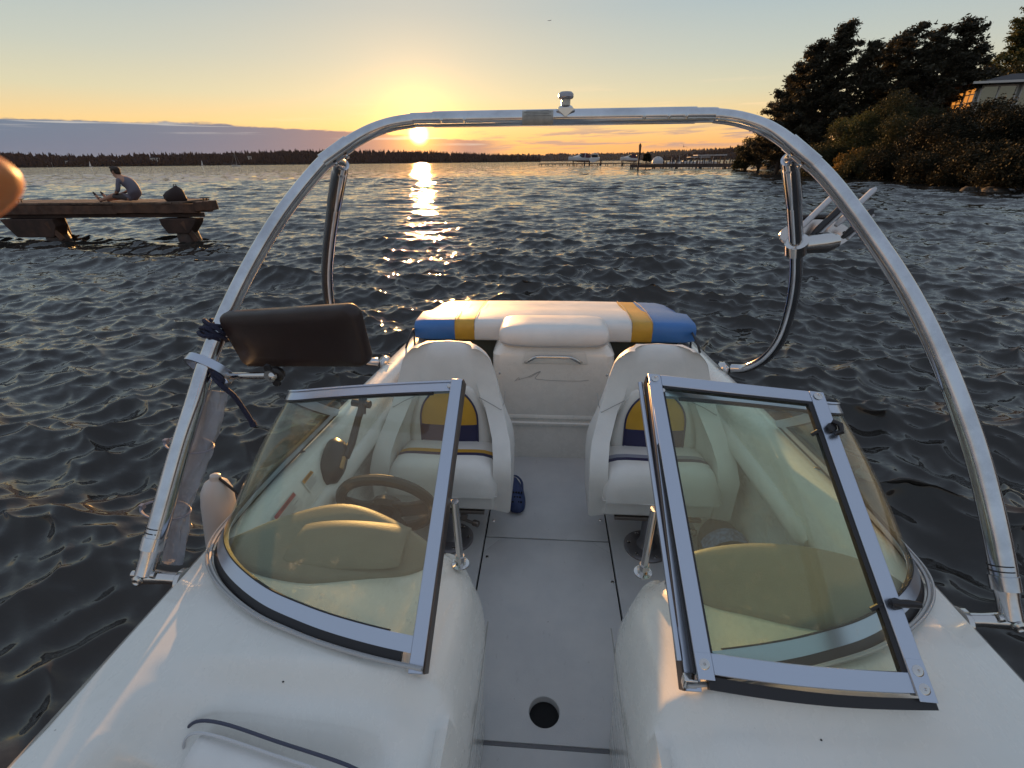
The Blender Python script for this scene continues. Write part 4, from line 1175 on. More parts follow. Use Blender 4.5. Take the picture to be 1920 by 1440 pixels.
# ---- bow seat backrest
def cushion_loft(m, rings_fn, n=10): m.loft([rings_fn(i / n) for i in range(n + 1)])
for s in (-1,):
    m = MB(); rings = []
    for i in range(15):
        f = i / 14; x = -.80 + .47 * f; e = min(1, math.sin(math.pi * min(1, max(0, f))) * 3.2) ** .5 if 0 < f < 1 else .05
        yb = .552 - .085 * f; t_ = .075; zt = .30 + .352 * e - .004 * f
        rings.append([(x, yb, .30), (x, yb + .006, zt - .05)] + [(x, yb - .036 + .042 * math.cos(a), zt - .040 + .040 * math.sin(a)) for a in [math.pi * k / 10 for k in range(1, 10)]] + [(x, yb - .078, zt - .05), (x, yb - .15, .30)])
    m.loft(rings); c = m.build('bow_backrest', M_vinyl, boat, sharp=80)
    p = MB(); p.tube(spl([(-.802, .53, .46), (-.798, .545, .58), (-.770, .553, .640), (-.70, .549, .656), (-.56, .522, .656), (-.40, .492, .652), (-.345, .482, .62)], 30), .0036, 8); p.build('piping', mat('navy_piping', (.05, .055, .09), .5), c)
    p = MB(); p.tube(spl([(-.785, .51, .50), (-.780, .522, .60), (-.758, .530, .642), (-.70, .526, .654), (-.56, .50, .654), (-.40, .47, .650), (-.36, .462, .62)], 30), .003, 6); p.build('piping', mat('white_piping', (.55, .55, .56), .5), c)

# ---- dash hoods
def hood(s, B, ycrest, zc, name='dash_hood'):
    m = MB(); N = 28; rings = []
    x0, x1 = B[0][0], B[-1][0]
    for i in range(N + 1):
        f = i / N; x = x0 + (x1 - x0) * f; yb = spl_y(B, x); e = math.sin(math.pi * f) ** .55 if 0 < f < 1 else 0
        yc = spl_y(ycrest, f); zt = .722 + (spl_y(zc, f) - .722) * e; zb = deck_z(x, yb) + .004
        yb_ = yb
        ring = [(s * x, yb_, zb - .02), (s * x, yb_ + .001, zb + .004)]
        for q in (.08, .25, .5, .75, .92, 1.0):
            ring.append((s * x, yb_ + (yc - yb_) * q, zb + .004 + (zt - zb) * (math.sin(q * math.pi / 2) ** .9)))
        ring += [(s * x, yc + .018, zt - .012), (s * x, yc + .022, zt - .04), (s * x, yc + .02, .55)]
        rings.append(ring)
    m.loft(rings, closed=False)
    return m.build(name, M_taupe, boat, sharp=60)
def spl_y(B, x):
    return float(np.interp(x, [b.x for b in spl([(p[0], p[1], 0) for p in B], 60)], [b.y for b in spl([(p[0], p[1], 0) for p in B], 60)]))
hood(-1, [(.32, .985), (.44, .915), (.56, .885), (.675, .872), (.83, .905), (.93, .965), (.955, 1.00)], [(0, .995), (.22, 1.07), (.5, 1.11), (.8, 1.07), (1, 1.01)], [(0, .735), (.25, .768), (.5, .785), (.8, .765), (1, .735)])
m = MB(); rings = []
for i in range(17):
    f = i / 16; x = -.745 + .33 * f; e = math.sin(math.pi * f) ** .6 if 0 < f < 1 else 0
    rings.append([(x, .925 - .02 * e, .735), (x, .93 - .02 * e, .742 + .010 * e), (x, .965, .752 + .026 * e), (x, 1.00, .758 + .034 * e), (x, 1.03, .760 + .034 * e), (x, 1.06, .75 + .02 * e), (x, 1.07, .70)])
m.loft(rings); m.build('gauge_hood', M_taupe, boat, sharp=60)
hood(1, [(.32, .95), (.40, .885), (.48, .846), (.60, .815), (.70, .812), (.80, .832), (.88, .875), (.925, .93)], [(0, .965), (.12, 1.0), (.5, 1.015), (.88, .99), (1, .94)], [(0, .77), (.15, .785), (.5, .785), (.85, .775), (1, .74)])
def shadow_line(): pass

# ---- windscreens
Bc = [(.283, .665, .703), (.40, .683, .703), (.52, .708, .704), (.615, .735, .705), (.72, .772, .706), (.82, .825, .706), (.90, .882, .706), (.958, .945, .706), (.992, 1.02, .706), (1.000, 1.12, .708), (.994, 1.30, .712), (.980, 1.52, .716), (.960, 1.80, .72)]
Tc = [(.270, 1.250, 1.145), (.375, 1.264, 1.132), (.48, 1.278, 1.118), (.58, 1.290, 1.104), (.675, 1.301, 1.090), (.755, 1.311, 1.077), (.815, 1.321, 1.066), (.852, 1.335, 1.058), (.876, 1.365, 1.045), (.892, 1.41, 1.02), (.912, 1.50, .955), (.935, 1.65, .85), (.958, 1.82, .738)]
def screen(s):
    root = MB(); nB = 72
    B = spl(Bc, nB); T = spl(Tc, nB)
    sx = lambda v: Vector((v.x * s, v.y, v.z))
    B = [sx(v) for v in B]; T = [sx(v) for v in T]
    def P(i, v): return B[i].lerp(T[i], v)
    def nrm(i):
        a = B[max(0, i - 1)]; b = B[min(nB, i + 1)]; n_ = (b - a).cross(T[i] - B[i]).normalized()
        c = Vector((.0, 1.6, .6)); return n_ if n_.dot(P(i, .5) - c) > 0 else -n_
    def bar(name, fa, fb, off0, off1, m_, idx, parent, mm=None):
        """strip with thickness between two curve functions"""
        m = mm or MB(); rings = []
        for i in idx:
            a, b = fa(i), fb(i); n_ = nrm(i)
            rings.append([a + n_ * off0, a + n_ * off1, b + n_ * off1, b + n_ * off0])
        m.loft(rings)
        return m if mm is not None else m.build(name, m_, parent, sharp=30)
    allr = range(0, nB + 1)
    lenat = lambda i: max(.02, (T[i] - B[i]).length)
    def along(i, dist): return B[i] + (T[i] - B[i]).normalized() * min(dist, lenat(i))
    def down(i, dist): return T[i] - (T[i] - B[i]).normalized() * min(dist, lenat(i))
    # frame: bottom extrusion, top rail, inner post
    fr = MB()
    bar('', lambda i: along(i, .023), lambda i: along(i, .058), -.006, .010, None, allr, None, fr)
    bar('', lambda i: down(i, .034), lambda i: down(i, .006), -.006, .010, None, allr, None, fr)
    bar('', lambda i: down(i, .0055), lambda i: T[i], -.010, .014, None, allr, None, fr)
    o = fr.build('windscreen', M_alu, boat, sharp=30)
    # inner post, in line with the fore-and-aft opening
    p = MB(); a, b = B[0], T[0]; u = (b - a).normalized()
    w = Vector((s, 0, 0))
    nn = nrm(0)
    q0 = a - u * .012; q1 = b + u * .004
    p.loft([[q + nn * .013, q + w * .034 + nn * .013, q + w * .034 - nn * .006, q - nn * .010] for q in (q0, q1)])
    p.mat(1); p.loft([[q - w * .0005 + nn * .013, q - w * .0035 + nn * .012, q - w * .0035 - nn * .022, q - w * .0005 - nn * .022] for q in (q0, q1)])
    p.build('post', [M_alu, mat('bronze_edge', (.20, .16, .14), .35, metal=1)], o, sharp=30, bevel=.0015, seg=1)
    # black seal below, and the bright bead under it
    k = MB(); bar('', lambda i: along(i, .0), lambda i: along(i, .0225), -.004, .0085, None, [i for i in allr if 3 <= i], None, k); k.build('gasket', M_black, o, sharp=30)
    k = MB(); k.tube([B[i] + nrm(i) * .020 + Vector((0, 0, -.003)) for i in allr if i < 66], .0055, 8); k.tube([B[i] + nrm(i) * .030 + Vector((0, 0, -.004)) for i in allr if i < 66], .0035, 6); k.build('bead', mat('grey_bead', (.42, .42, .42), .35, metal=.4), o)
    # thin black line between frame and pane
    k = MB(); bar('', lambda i: along(i, .0582), lambda i: along(i, .0615), -.004, .0092, None, [i for i in allr if i >= 5], None, k)
    bar('', lambda i: down(i, .040), lambda i: down(i, .0342), -.004, .0092, None, [i for i in allr if i >= 5], None, k); k.build('seal', M_black, o, sharp=30)
    # glass
    gm = MB(); V = []; nv = 6; rows_o = []; rows_i = []
    for i in allr:
        n_ = nrm(i); a = along(i, .050); b = down(i, .030)
        if (b - a).dot(T[i] - B[i]) <= 0: b = a + (T[i] - B[i]).normalized() * .002
        ins = Vector((s * .03, 0, 0)) if i == 0 else Vector((0, 0, 0))
        rows_o.append([a.lerp(b, v / nv) + n_ * (.005 + .012 * math.sin(math.pi * v / nv) * (1 if i > 3 else .2)) + ins for v in range(nv + 1)])
        rows_i.append([a.lerp(b, v / nv) + n_ * (.0 + .012 * math.sin(math.pi * v / nv) * (1 if i > 3 else .2)) + ins for v in range(nv + 1)])
    gm.loft([ro + list(reversed(ri)) for ro, ri in zip(rows_o, rows_i)])
    gm.build('glass', M_glass, o, sharp=50)
    # corner screw
    k = MB(); k.lathe([(.001, .003), (.006, .002), (.0075, 0)], T[1] - u * .02 + nn * .0135 + w * .02, tuple(nn), n=10); k.build('screw', M_ss, o)
    return o
for s in (-1, 1): screen(s)

# struts that brace the screens to the consoles
for s in (-1, 1):
    foot = Vector((s * .268, 1.03, .632)); topp = Vector((s * .262, .985, .915))
    m = MB(); m.tube([foot + (topp - foot) * .1, topp], .0105, 12)
    m.tube([foot + (topp - foot) * .08, foot + (topp - foot) * .2], .0135, 12)
    st = m.build('strut', M_ss, boat)
    m = MB(); m.lathe([(.026, 0), (.026, .004), (.015, .007), (.013, .02), (.006, .026)], tuple(foot + Vector((0, 0, .014))), n=16)
    m.tube([foot + Vector((-.017, 0, .03)), foot + Vector((.017, 0, .03))], .006, 8); m.build('strut_foot', M_ss, st)

# ---- walk-through door, swung open over the starboard screen
DBL, DBR, DTL, DTR = Vector((.303, .668, .735)), Vector((.765, .652, .735)), Vector((.272, 1.288, 1.156)), Vector((.722, 1.198, 1.148))
dn = (DBR - DBL).cross(DTL - DBL).normalized()
if dn.y > 0: dn = -dn
def dp(u, v): return DBL.lerp(DBR, u).lerp(DTL.lerp(DTR, u), v)
fw = .036
U = (DBR - DBL).length; Vv_ = (DTL - DBL).length
def rail(m, a0, a1, b0, b1, o0=.0, o1=.022, bow=0, n=1):
    rings = []
    for k in range(n + 1):
        f = k / n; c = dn * 0 + (dp(0, 0) - dp(0, 1)).normalized() * bow * math.sin(math.pi * f)
        A = a0.lerp(a1, f) + c; Bq = b0.lerp(b1, f) + c
        rings.append([A + dn * o0, A + dn * o1, Bq + dn * o1, Bq + dn * o0])
    return m.loft(rings)
fu, fv = fw / U, fw / Vv_
m = MB()
rail(m, dp(0, 0), dp(0, 1), dp(fu, 0), dp(fu, 1))
rail(m, dp(1 - fu, -.004), dp(1 - fu, 1), dp(1, -.004), dp(1, 1))
rail(m, dp(fu * .98, 1 - fv), dp(1 - fu * .98, 1 - fv), dp(fu * .98, 1.0), dp(1 - fu * .98, 1.0), .001, .0205)
rail(m, dp(fu * .98, 0), dp(1 - fu * .98, 0), dp(fu * .98, fv * 1.15), dp(1 - fu * .98, fv * 1.15), .001, .0205, .006, 10)
door = m.build('walk_through_door', M_alu, boat, sharp=30, bevel=.0015, seg=1)
m = MB(); gi = fw * .9
gl0 = [dp(fu * .9, fv * .9), dp(1 - fu * .9, fv * .5), dp(1 - fu * .9, 1 - fv * .9), dp(fu * .9, 1 - fv * .9)]
m.loft([[q + dn * .007 for q in gl0], [q + dn * .012 for q in gl0]]); m.build('glass', M_glass2, door, sharp=20)
m = MB(); e = .0045
for a, b, c, d_ in ((dp(fu, fv), dp(fu, 1 - fv), dp(fu + e / U * 1.0, fv), dp(fu + e / U, 1 - fv)), (dp(1 - fu - 2.6 * e / U, fv * .6), dp(1 - fu - 2.6 * e / U, 1 - fv), dp(1 - fu, fv * .6), dp(1 - fu, 1 - fv)),
                    (dp(fu, 1 - fv - 1.6 * e / Vv_), dp(1 - fu, 1 - fv - 1.6 * e / Vv_), dp(fu, 1 - fv), dp(1 - fu, 1 - fv))):
    rail(m, a, b, c, d_, .004, .019)
m.build('seal', M_black, door, sharp=30)
m = MB(); rail(m, dp(.05, -.003), dp(1.0, -.008), dp(.05, -.036), dp(1.0, -.036), -.004, .016, .010, 14); m.build('gasket', M_black, door, sharp=30)
# hinge: bronze strip, black strip and bright tube beside the left rail
m = MB(); rail(m, dp(-.012, .0), dp(-.012, .99), dp(-.001, .0), dp(-.001, .99), -.03, .016); m.build('hinge_seal', M_black, door, sharp=30)
m = MB(); m.tube([dp(-.052, .03) - dn * .012, dp(-.040, .98) - dn * .012], .0075, 10); m.build('hinge', M_alu, door)
m = MB(); m.box(dp(-.02, -.01) - Vector((0, 0, .012)), (.03, .02, .03)); m.build('hinge_bracket', M_ss, door, bevel=.003)
for (u, v) in ((fu / 2, .025), (fu / 2, 1 - fv * .45), (1 - fu / 2, 1 - fv * .45), (1 - fu / 2, .014), (1 - fu / 2, .06)):
    m = MB(); m.mat(0); m.lathe([(.011, 0), (.011, .002), (.008, .004), (.003, .0045), (.001, .002)], tuple(dp(u, v) + dn * .0225), tuple(dn), n=14); m.build('screw', M_ss, door)
for (u, v) in ((fu / 2, .02), (1 - fu / 2, .036)):
    m = MB(); c0 = dp(u, v); au = (DBR - DBL).normalized(); av = (dp(.5, 1) - dp(.5, 0)).normalized()
    m.box(c0 + dn * .0235, (.034, .05 if u < .5 else .075, .0015), Matrix((au, av, dn)).transposed()); m.build('corner_plate', M_alu, door, bevel=.002)
# latches on the outer rail
for v, kind_ in ((.84, 0), (.24, 1)):
    c0 = dp(1 - fu * .5, v) + dn * .022; au = (DBR - DBL).normalized(); av = (dp(1, 1) - dp(1, 0)).normalized()
    m = MB(); m.lathe([(.012, 0), (.012, .012), (.008, .014)], tuple(c0), tuple(dn), n=12)
    if kind_: m.tube([c0 + dn * .012 - au * .01, c0 + dn * .018 + au * .02, c0 + dn * .014 + au * .045], [.008, .0085, .007], 8)
    else: m.tube([c0 + dn * .014 + au * .004 + av * .016, c0 + dn * .018 + au * .018 + av * .004, c0 + dn * .018 + au * .014 - av * .016, c0 + dn * .012 - av * .02], [.006, .0075, .0075, .006], 8)
    m.tube([c0 - au * .02 - dn * .006, c0 - au * .042 - dn * .014 - av * .012], .0055, 8)
    m.build('latch', M_black, door)
# ---- bucket seats
M_seam = mat('seam_shade', (.30, .29, .28), .6)
def bucket_seat(cx, parent):
    W = [(.22, .325), (.48, .332), (.55, .318), (.62, .290), (.70, .264), (.80, .240), (.88, .215), (.93, .190)]
    YF = [(.22, 1.775), (.44, 1.775), (.50, 1.83), (.57, 1.93), (.66, 2.02), (.78, 2.07), (.93, 2.10)]
    YB = [(.22, 2.16), (.5, 2.18), (.93, 2.22)]
    TH = .085
    def upath(w, yf, yb, r, n=7):
        pts = [(-w, yf), (-w, yf + (yb - r - yf) * .5), (-w, yb - r)]
        pts += [(-w + r - r * math.cos(a), yb - r + r * math.sin(a)) for a in [math.pi / 2 * k / n for k in range(1, n)]]
        pts += [(-w + r, yb), (0, yb + .008), (w - r, yb)]
        pts += [(w - r + r * math.sin(a), yb - r + r * math.cos(a)) for a in [math.pi / 2 * k / n for k in range(1, n)]]
        pts += [(w, yb - r), (w, yf + (yb - r - yf) * .5), (w, yf)]
        return pts
    rings = []
    zs = [.225, .235, .30, .38, .44, .50, .55, .60, .66, .72, .78, .84, .88, .905, .925, .94, .949, .952]
    for i, z in enumerate(zs):
        zz = min(z, .93); w = interp(zz, W); yf = interp(zz, YF); yb = interp(zz, YB)
        k = 0 if z < .88 else ((z - .88) / .072); sh = .060 * (1 - math.sqrt(max(0, 1 - min(1, k) ** 2)))
        if i == 0: sh = .012
        r = min(.13, w * .75)
        out = upath(w - sh, yf + sh * .3, yb - sh, r - sh * .5); inn = upath(w - TH + sh * .3, yf + .02 if z < .5 else yf + .008, yb - TH * 1.1 + sh * .3, max(.02, r - TH * .6))
        upf = smooth(.62, .78, z); inn = [(x * (1 - .12 * upf), y + (yf + .012 + .004 * abs(x) + (sh * .85 if z > .88 else 0) - y) * upf) for x, y in inn]
        rings.append([(x + cx, y, z) for x, y in out] + [(x + cx, y, z) for x, y in reversed(inn)])
    m = MB(); m.loft(rings)
    m.box((cx, 1.98, .25), (.54, .38, .03))
    seat = m.build('bucket_seat', M_vinyl, parent, sharp=70)
    # inner back cushion filling the U
    b = MB(); rings = []
    for z in (.40, .46, .54, .62, .68, .72, .76):
        w = interp(z, W) - TH + .006; yb = interp(z, YB) - TH * 1.1 + .005; q = 0; up_ = smooth(.60, .84, z)
        t_ = (.055 + up_ * (yb - .055 - interp(z, YF) - .004) / .95) * (math.sqrt(max(0, 1 - q * q)) * .7 + .3)
        rings.append([(cx - w, yb - .01, z), (cx - w * .75, yb - t_ * .95, z), (cx - w * .3, yb - t_ * .75, z), (cx, yb - t_ * .7, z), (cx + w * .3, yb - t_ * .75, z), (cx + w * .75, yb - t_ * .95, z), (cx + w, yb - .01, z), (cx, yb + .02, z)])
    b.loft(rings); b.build('back_cushion', M_vinyl, seat, subsurf=1)
    # arch shaped insert: gold above, navy below, navy welt
    p = MB(); n = 20; hw = .145; z0, zs_, zt = .445, .55, .745
    def yb_at(z):
        yb = interp(z, YB) - TH * 1.1 + .005; up_ = smooth(.60, .84, z)
        return yb - (.055 + up_ * (yb - .055 - interp(z, YF) - .004) / .95) * .72 - .006
    def outline(z):
        q = (z - .57) / (zt - .57); return hw * (math.sqrt(max(0, 1 - max(0, q) ** 2.0)))
    zl = [z0 + (zs_ - z0) * k / 4 for k in range(5)]; zu = [zs_ + (zt - zs_) * math.sin(math.pi / 2 * k / 12) for k in range(13)]
    def layer(zl_, mi):
        p.mat(mi); rows = []
        for z in zl_:
            w = max(.004, outline(z)); rows.append([(cx + w * u_, yb_at(z) - .010 * (1 - u_ * u_) - .004 * (abs(u_) < .98), z) for u_ in [-1, -.85, -.5, 0, .5, .85, 1]] + [(cx + w, yb_at(z) + .02, z), (cx - w, yb_at(z) + .02, z)])
        p.loft(rows)
    layer(zl, 1); layer(zu, 0)
    p.build('back_pad', [M_gold, M_navy], seat, sharp=60)
    wl = [(cx + s_ * max(.0, outline(z)), yb_at(z) - .003, z) for s_, zz in ((-1, zl + zu), (1, list(reversed(zl + zu)))) for z in zz]
    p = MB(); p.tube(wl, .0045, 6); p.build('welt', M_navy, seat)
    # seat cushion
    c = MB(); hwc = .268; rows = []
    ysl = [1.745, 1.752, 1.775, 1.82, 1.88, 1.905, 1.93, 1.955, 1.98, 2.03, 2.09]
    ysl = [1.745, 1.752, 1.775, 1.82, 1.87, 1.90, 1.935, 1.97, 2.03, 2.10]
    for y in ysl:
        q = min(1, (y - 1.745) / .07); top = .335 + .155 * math.sqrt(1 - (1 - q) ** 2) if q < 1 else .49 - .13 * (y - 1.80)
        w = hwc - .02 * (1 - q) ** 2 - .02 * max(0, (y - 1.9) / .2)
        row = []
        for k in range(15):
            u_ = -1 + 2 * k / 14; e = (1 - abs(u_) ** 5) ** .5 if abs(u_) < 1 else 0
            row.append((cx + w * u_, y + .03 * (u_ ** 2) * (1 if y > 1.85 else 0), .335 + (top - .335) * (.35 + .65 * e)))
        row += [(cx + w, y, .33), (cx - w, y, .33)]
        rows.append(row)
    c.loft(rows)
    # paint the stripes by rows: navy, gold, grey
    nr = 17
    for fi, f in enumerate(c.f):
        if len(f) == 4:
            r = min(f) // nr; k = min(f) % nr
            if k < 14: c.m[fi] = {4: 1, 5: 1 if cx > 0 else 1, 6: 2 if cx < 0 else 3}.get(r, 0)
            if k < 14 and r == 5: c.m[fi] = 2 if cx < 0 else 3
            if k < 14 and r == 6: c.m[fi] = 0 if cx < 0 else 0
    c.build('seat_cushion', [M_vinyl, M_navy, M_gold, M_greyv], seat, sharp=70)
    w_ = MB(); w_.tube([(cx - hwc, 1.90, .335), (cx - hwc + .005, 1.76, .332), (cx, 1.742, .33), (cx + hwc - .005, 1.76, .332), (cx + hwc, 1.90, .335)], .0045, 6); w_.build('welt', M_vinyl, seat)
    f = MB(); f.box((cx, 1.80, .278), (.50, .03, .10)); f.build('front_skirt', M_vinyl, seat, bevel=.012, seg=3)
    for zz_, ww_ in ((.655, 0),):
        for s_ in (-1, 1):
            q = MB(); wz = interp(zz_, W); yz = interp(zz_, YF)
            q.tube([(cx + s_ * (wz + .001), 2.12, zz_ + .05), (cx + s_ * (wz + .001), yz + .04, zz_ + .02), (cx + s_ * (wz - .01), yz - .001, zz_), (cx + s_ * (wz - .07), yz + .004, zz_ + .035), (cx + s_ * (wz - .12), yz + .03, zz_ + .05)], .0018, 5); q.build('seam', M_seam, seat)
    q = MB(); q.box((cx, 1.93, .215), (.40, .30, .018)); q.box((cx + .1, 1.80, .19), (.03, .05, .03)); q.tube([(cx + .06, 1.8, .17), (cx + .15, 1.76, .17)], .008, 8); q.lathe([(.012, 0), (.016, .004), (.016, .03), (.012, .034)], (cx + .145, 1.765, .17), (1, -.4, 0), n=12); q.build('slide', mat('slide_metal', (.20, .17, .15), .4, metal=.8), seat, bevel=.002)
    q = MB(); q.lathe([(.11, 0), (.11, .008), (.10, .014), (.05, .02), (.042, .03), (.036, .06), (.036, .205), (.001, .206)], (cx * .96, 1.835, 0), n=28)
    q.build('pedestal', mat('pedestal_grey', (.22, .21, .22), .4, metal=.7), seat)
    for a in range(6):
        q = MB(); q.lathe([(.010, 0), (.010, .004), (.004, .007), (.001, .0071)], (cx * .96 + .085 * math.cos(a), 1.835 + .085 * math.sin(a), .012), n=8); q.build('bolt', M_ss, seat)
    return seat
bucket_seat(-.505, boat); bucket_seat(.515, boat)

# ---- engine box with lid, handle and ledge
M_boxg = M_gelw
eb = MB(); rings = []
def rbox(w, y0, y1, r, z, n=5, cx=.02):
    pts = []
    for (sx, sy, a0) in ((-1, -1, math.pi), (1, -1, 1.5 * math.pi), (1, 1, 0), (-1, 1, .5 * math.pi)):
        xx = sx * (w - r); yy = (y0 + r) if sy < 0 else (y1 - r)
        for k in range(n + 1):
            a = a0 + math.pi / 2 * k / n; pts.append((cx + xx + r * math.cos(a), yy + r * math.sin(a), z))
    return pts
for w, y0, r, z in ((.345, 2.615, .04, .0), (.345, 2.615, .04, .235), (.35, 2.600, .04, .245), (.352, 2.597, .04, .262), (.345, 2.606, .04, .27), (.345, 2.606, .04, .288), (.352, 2.597, .04, .296), (.352, 2.597, .04, .308), (.35, 2.603, .04, .32), (.362, 2.595, .05, .55), (.365, 2.598, .055, .66), (.362, 2.60, .055, .715), (.345, 2.612, .06, .74), (.325, 2.625, .06, .76), (.318, 2.632, .06, .775), (.30, 2.65, .06, .78)):
    eb.loft([]) if False else rings.append(rbox(w, y0, 3.05, r, z))
eb.loft(rings); ebo = eb.build('engine_box', M_boxg, boat, sharp=28)
# shallow recess plate round the handle
m = MB(); rr2 = []
for dw, dy in ((0, 0), (.012, .010)):
    rr2.append([(.02 + x, 2.5985 - .002 + dy, z) for x, z in ((-.185 + dw, .665 + dw), (.205 - dw, .665 + dw), (.185 - dw, .745 - dw), (-.165 + dw, .745 - dw))])
m.loft([[(x, 2.5965, z) for x, y, z in rr2[0]], [(x, 2.5935, z) for x, y, z in rr2[1]]]); m.build('handle_recess', M_boxg, ebo, sharp=20, bevel=.003)
m = MB(); m.tube(spl([(-.145, 2.594, .676), (-.128, 2.57, .690), (-.09, 2.548, .722), (-.055, 2.545, .730), (.095, 2.545, .730), (.13, 2.548, .722), (.17, 2.57, .692), (.186, 2.594, .678)], 40), .0095, 10); m.build('grab_handle', M_ss, ebo)
m = MB(); rings = []
for w, y0, y1, r, z in ((.305, 2.60, 2.90, .055, .772), (.318, 2.588, 2.91, .065, .785), (.325, 2.582, 2.915, .07, .82), (.322, 2.586, 2.915, .07, .85), (.305, 2.60, 2.905, .07, .872), (.27, 2.63, 2.88, .07, .883), (.12, 2.72, 2.79, .03, .888)):
    rings.append(rbox(w, y0, y1, r, z))
m.loft(rings); lid = m.build('lid_cushion', M_vinyl, ebo, sharp=80)
m = MB(); m.tube(spl([(-.29, 2.59, .80), (-.20, 2.578, .786), (.02, 2.575, .778), (.24, 2.578, .786), (.33, 2.59, .80)], 20), .0028, 6); m.build('welt', mat('welt_shade', (.35, .34, .33), .5), lid)
# moulded swoosh emblem on the front of the box
m = MB(); y_ = 2.5935
m.tube(spl([(-.205, y_, .555), (-.17, y_, .567), (-.13, y_, .580), (-.09, y_ , .603), (-.055, y_ , .618), (-.075, y_, .59), (-.085, y_, .572), (-.06, y_, .566), (.04, y_, .560), (.17, y_, .560), (.235, y_, .567)], 50), .0016, 5)
m.tube(spl([(-.13, y_, .580), (-.11, y_, .583), (-.085, y_, .600), (-.055, y_, .618)], 12), .0016, 5)
m.tube(spl([(-.21, y_, .55), (-.185, y_, .575), (-.18, y_, .56)], 8), .0014, 5)
m.build('emblem', mat('emblem_line', (.36, .35, .34), .4), ebo)
for x in (-.30, .34):
    m = MB(); m.lathe([(.001, .003), (.005, .0025), (.007, 0)], (x, 2.597, .60), (0, -1, 0), n=8); m.build('screw', M_ss, ebo)

# ---- stern: locker behind, sun pad
m = MB(); m.box((0, 2.93, .36), (1.74, .03, .72)); m.build('stern_locker', M_olive, boat, smooth=False)
m = MB(); m.box((0, 3.42, .64), (1.72, .94, .05)); m.build('stern_deck', M_gelw, boat, bevel=.01)
def sun_pad():
    m = MB(); N = 60; X0 = -.865; X1 = .895
    for band, (a, b, mi) in enumerate(((X0, -.60, 3), (-.60, -.475, 1), (-.475, .50, 0), (.50, .625, 1), (.625, X1, 3))):
        m.mat(mi); k = max(3, int((b - a) / .05)); rows = []
        for i in range(k + 1):
            x = a + (b - a) * i / k; u_ = (x - .015) / .88; au = abs(u_)
            back = 3.60 - .16 * max(0, (au - .86) / .14) ** 2.0; front = 2.80 + .03 * max(0, (au - .9) / .1) ** 2
            dz = -.012 * au ** 2 - .012 * max(0, (au - .95) / .05) ** 2
            zf = .862 + dz; zb = .80 + dz
            notch = abs(x - .02) < .345
            lo = .735 if not notch else .735
            rows.append([(x, front + .012, lo), (x, front + .001, lo + .012), (x, front, zf - .045), (x, front + .006, zf - .020), (x, front + .024, zf - .004), (x, front + .05, zf + .002), (x, front + .25, zf + .004), (x, (front + back) / 2, (zf + zb) / 2 + .006), (x, back - .2, zb + .012), (x, back - .05, zb + .003), (x, back - .015, zb - .015), (x, back, zb - .05), (x, back - .01, .69)])
        m.loft(rows)
    return m.build('sun_pad', [M_vinyl, M_gold, M_navy, M_blue], boat, sharp=50)
sp = sun_pad()
for x in (-.60, -.475, .50, .625):
    m = MB(); m.tube([(x, 2.811, .74), (x, 2.799, .82), (x, 2.815, .855), (x, 2.86, .8665), (x, 3.05, .8675), (x, 3.3, .846), (x, 3.5, .818)], .0022, 5); m.build('seam', mat('seam_thread', (.25, .2, .15), .6), sp)
for s in (-1, 1):
    m = MB(); m.tube(spl([(s * .90, 2.72, .705), (s * .875, 2.70, .76), (s * .865, 2.80, .80), (s * .90, 2.93, .74), (s * .86, 2.78, .70), (s * .84, 2.68, .62)], 30), .007, 8); m.build('tie_cord', mat('black_cord', (.03, .03, .035), .6), sp)
    m = MB(); q = MB(); y = 2.40
    m.lathe([(.036, 0), (.036, .006), (.028, .008), (.026, -.03), (.001, -.031)], (s * .868, y, .665), (-s * .6, 0, .8), n=18); m.build('cup_holder', mat('tan_trim', (.34, .20, .09), .35), boat)

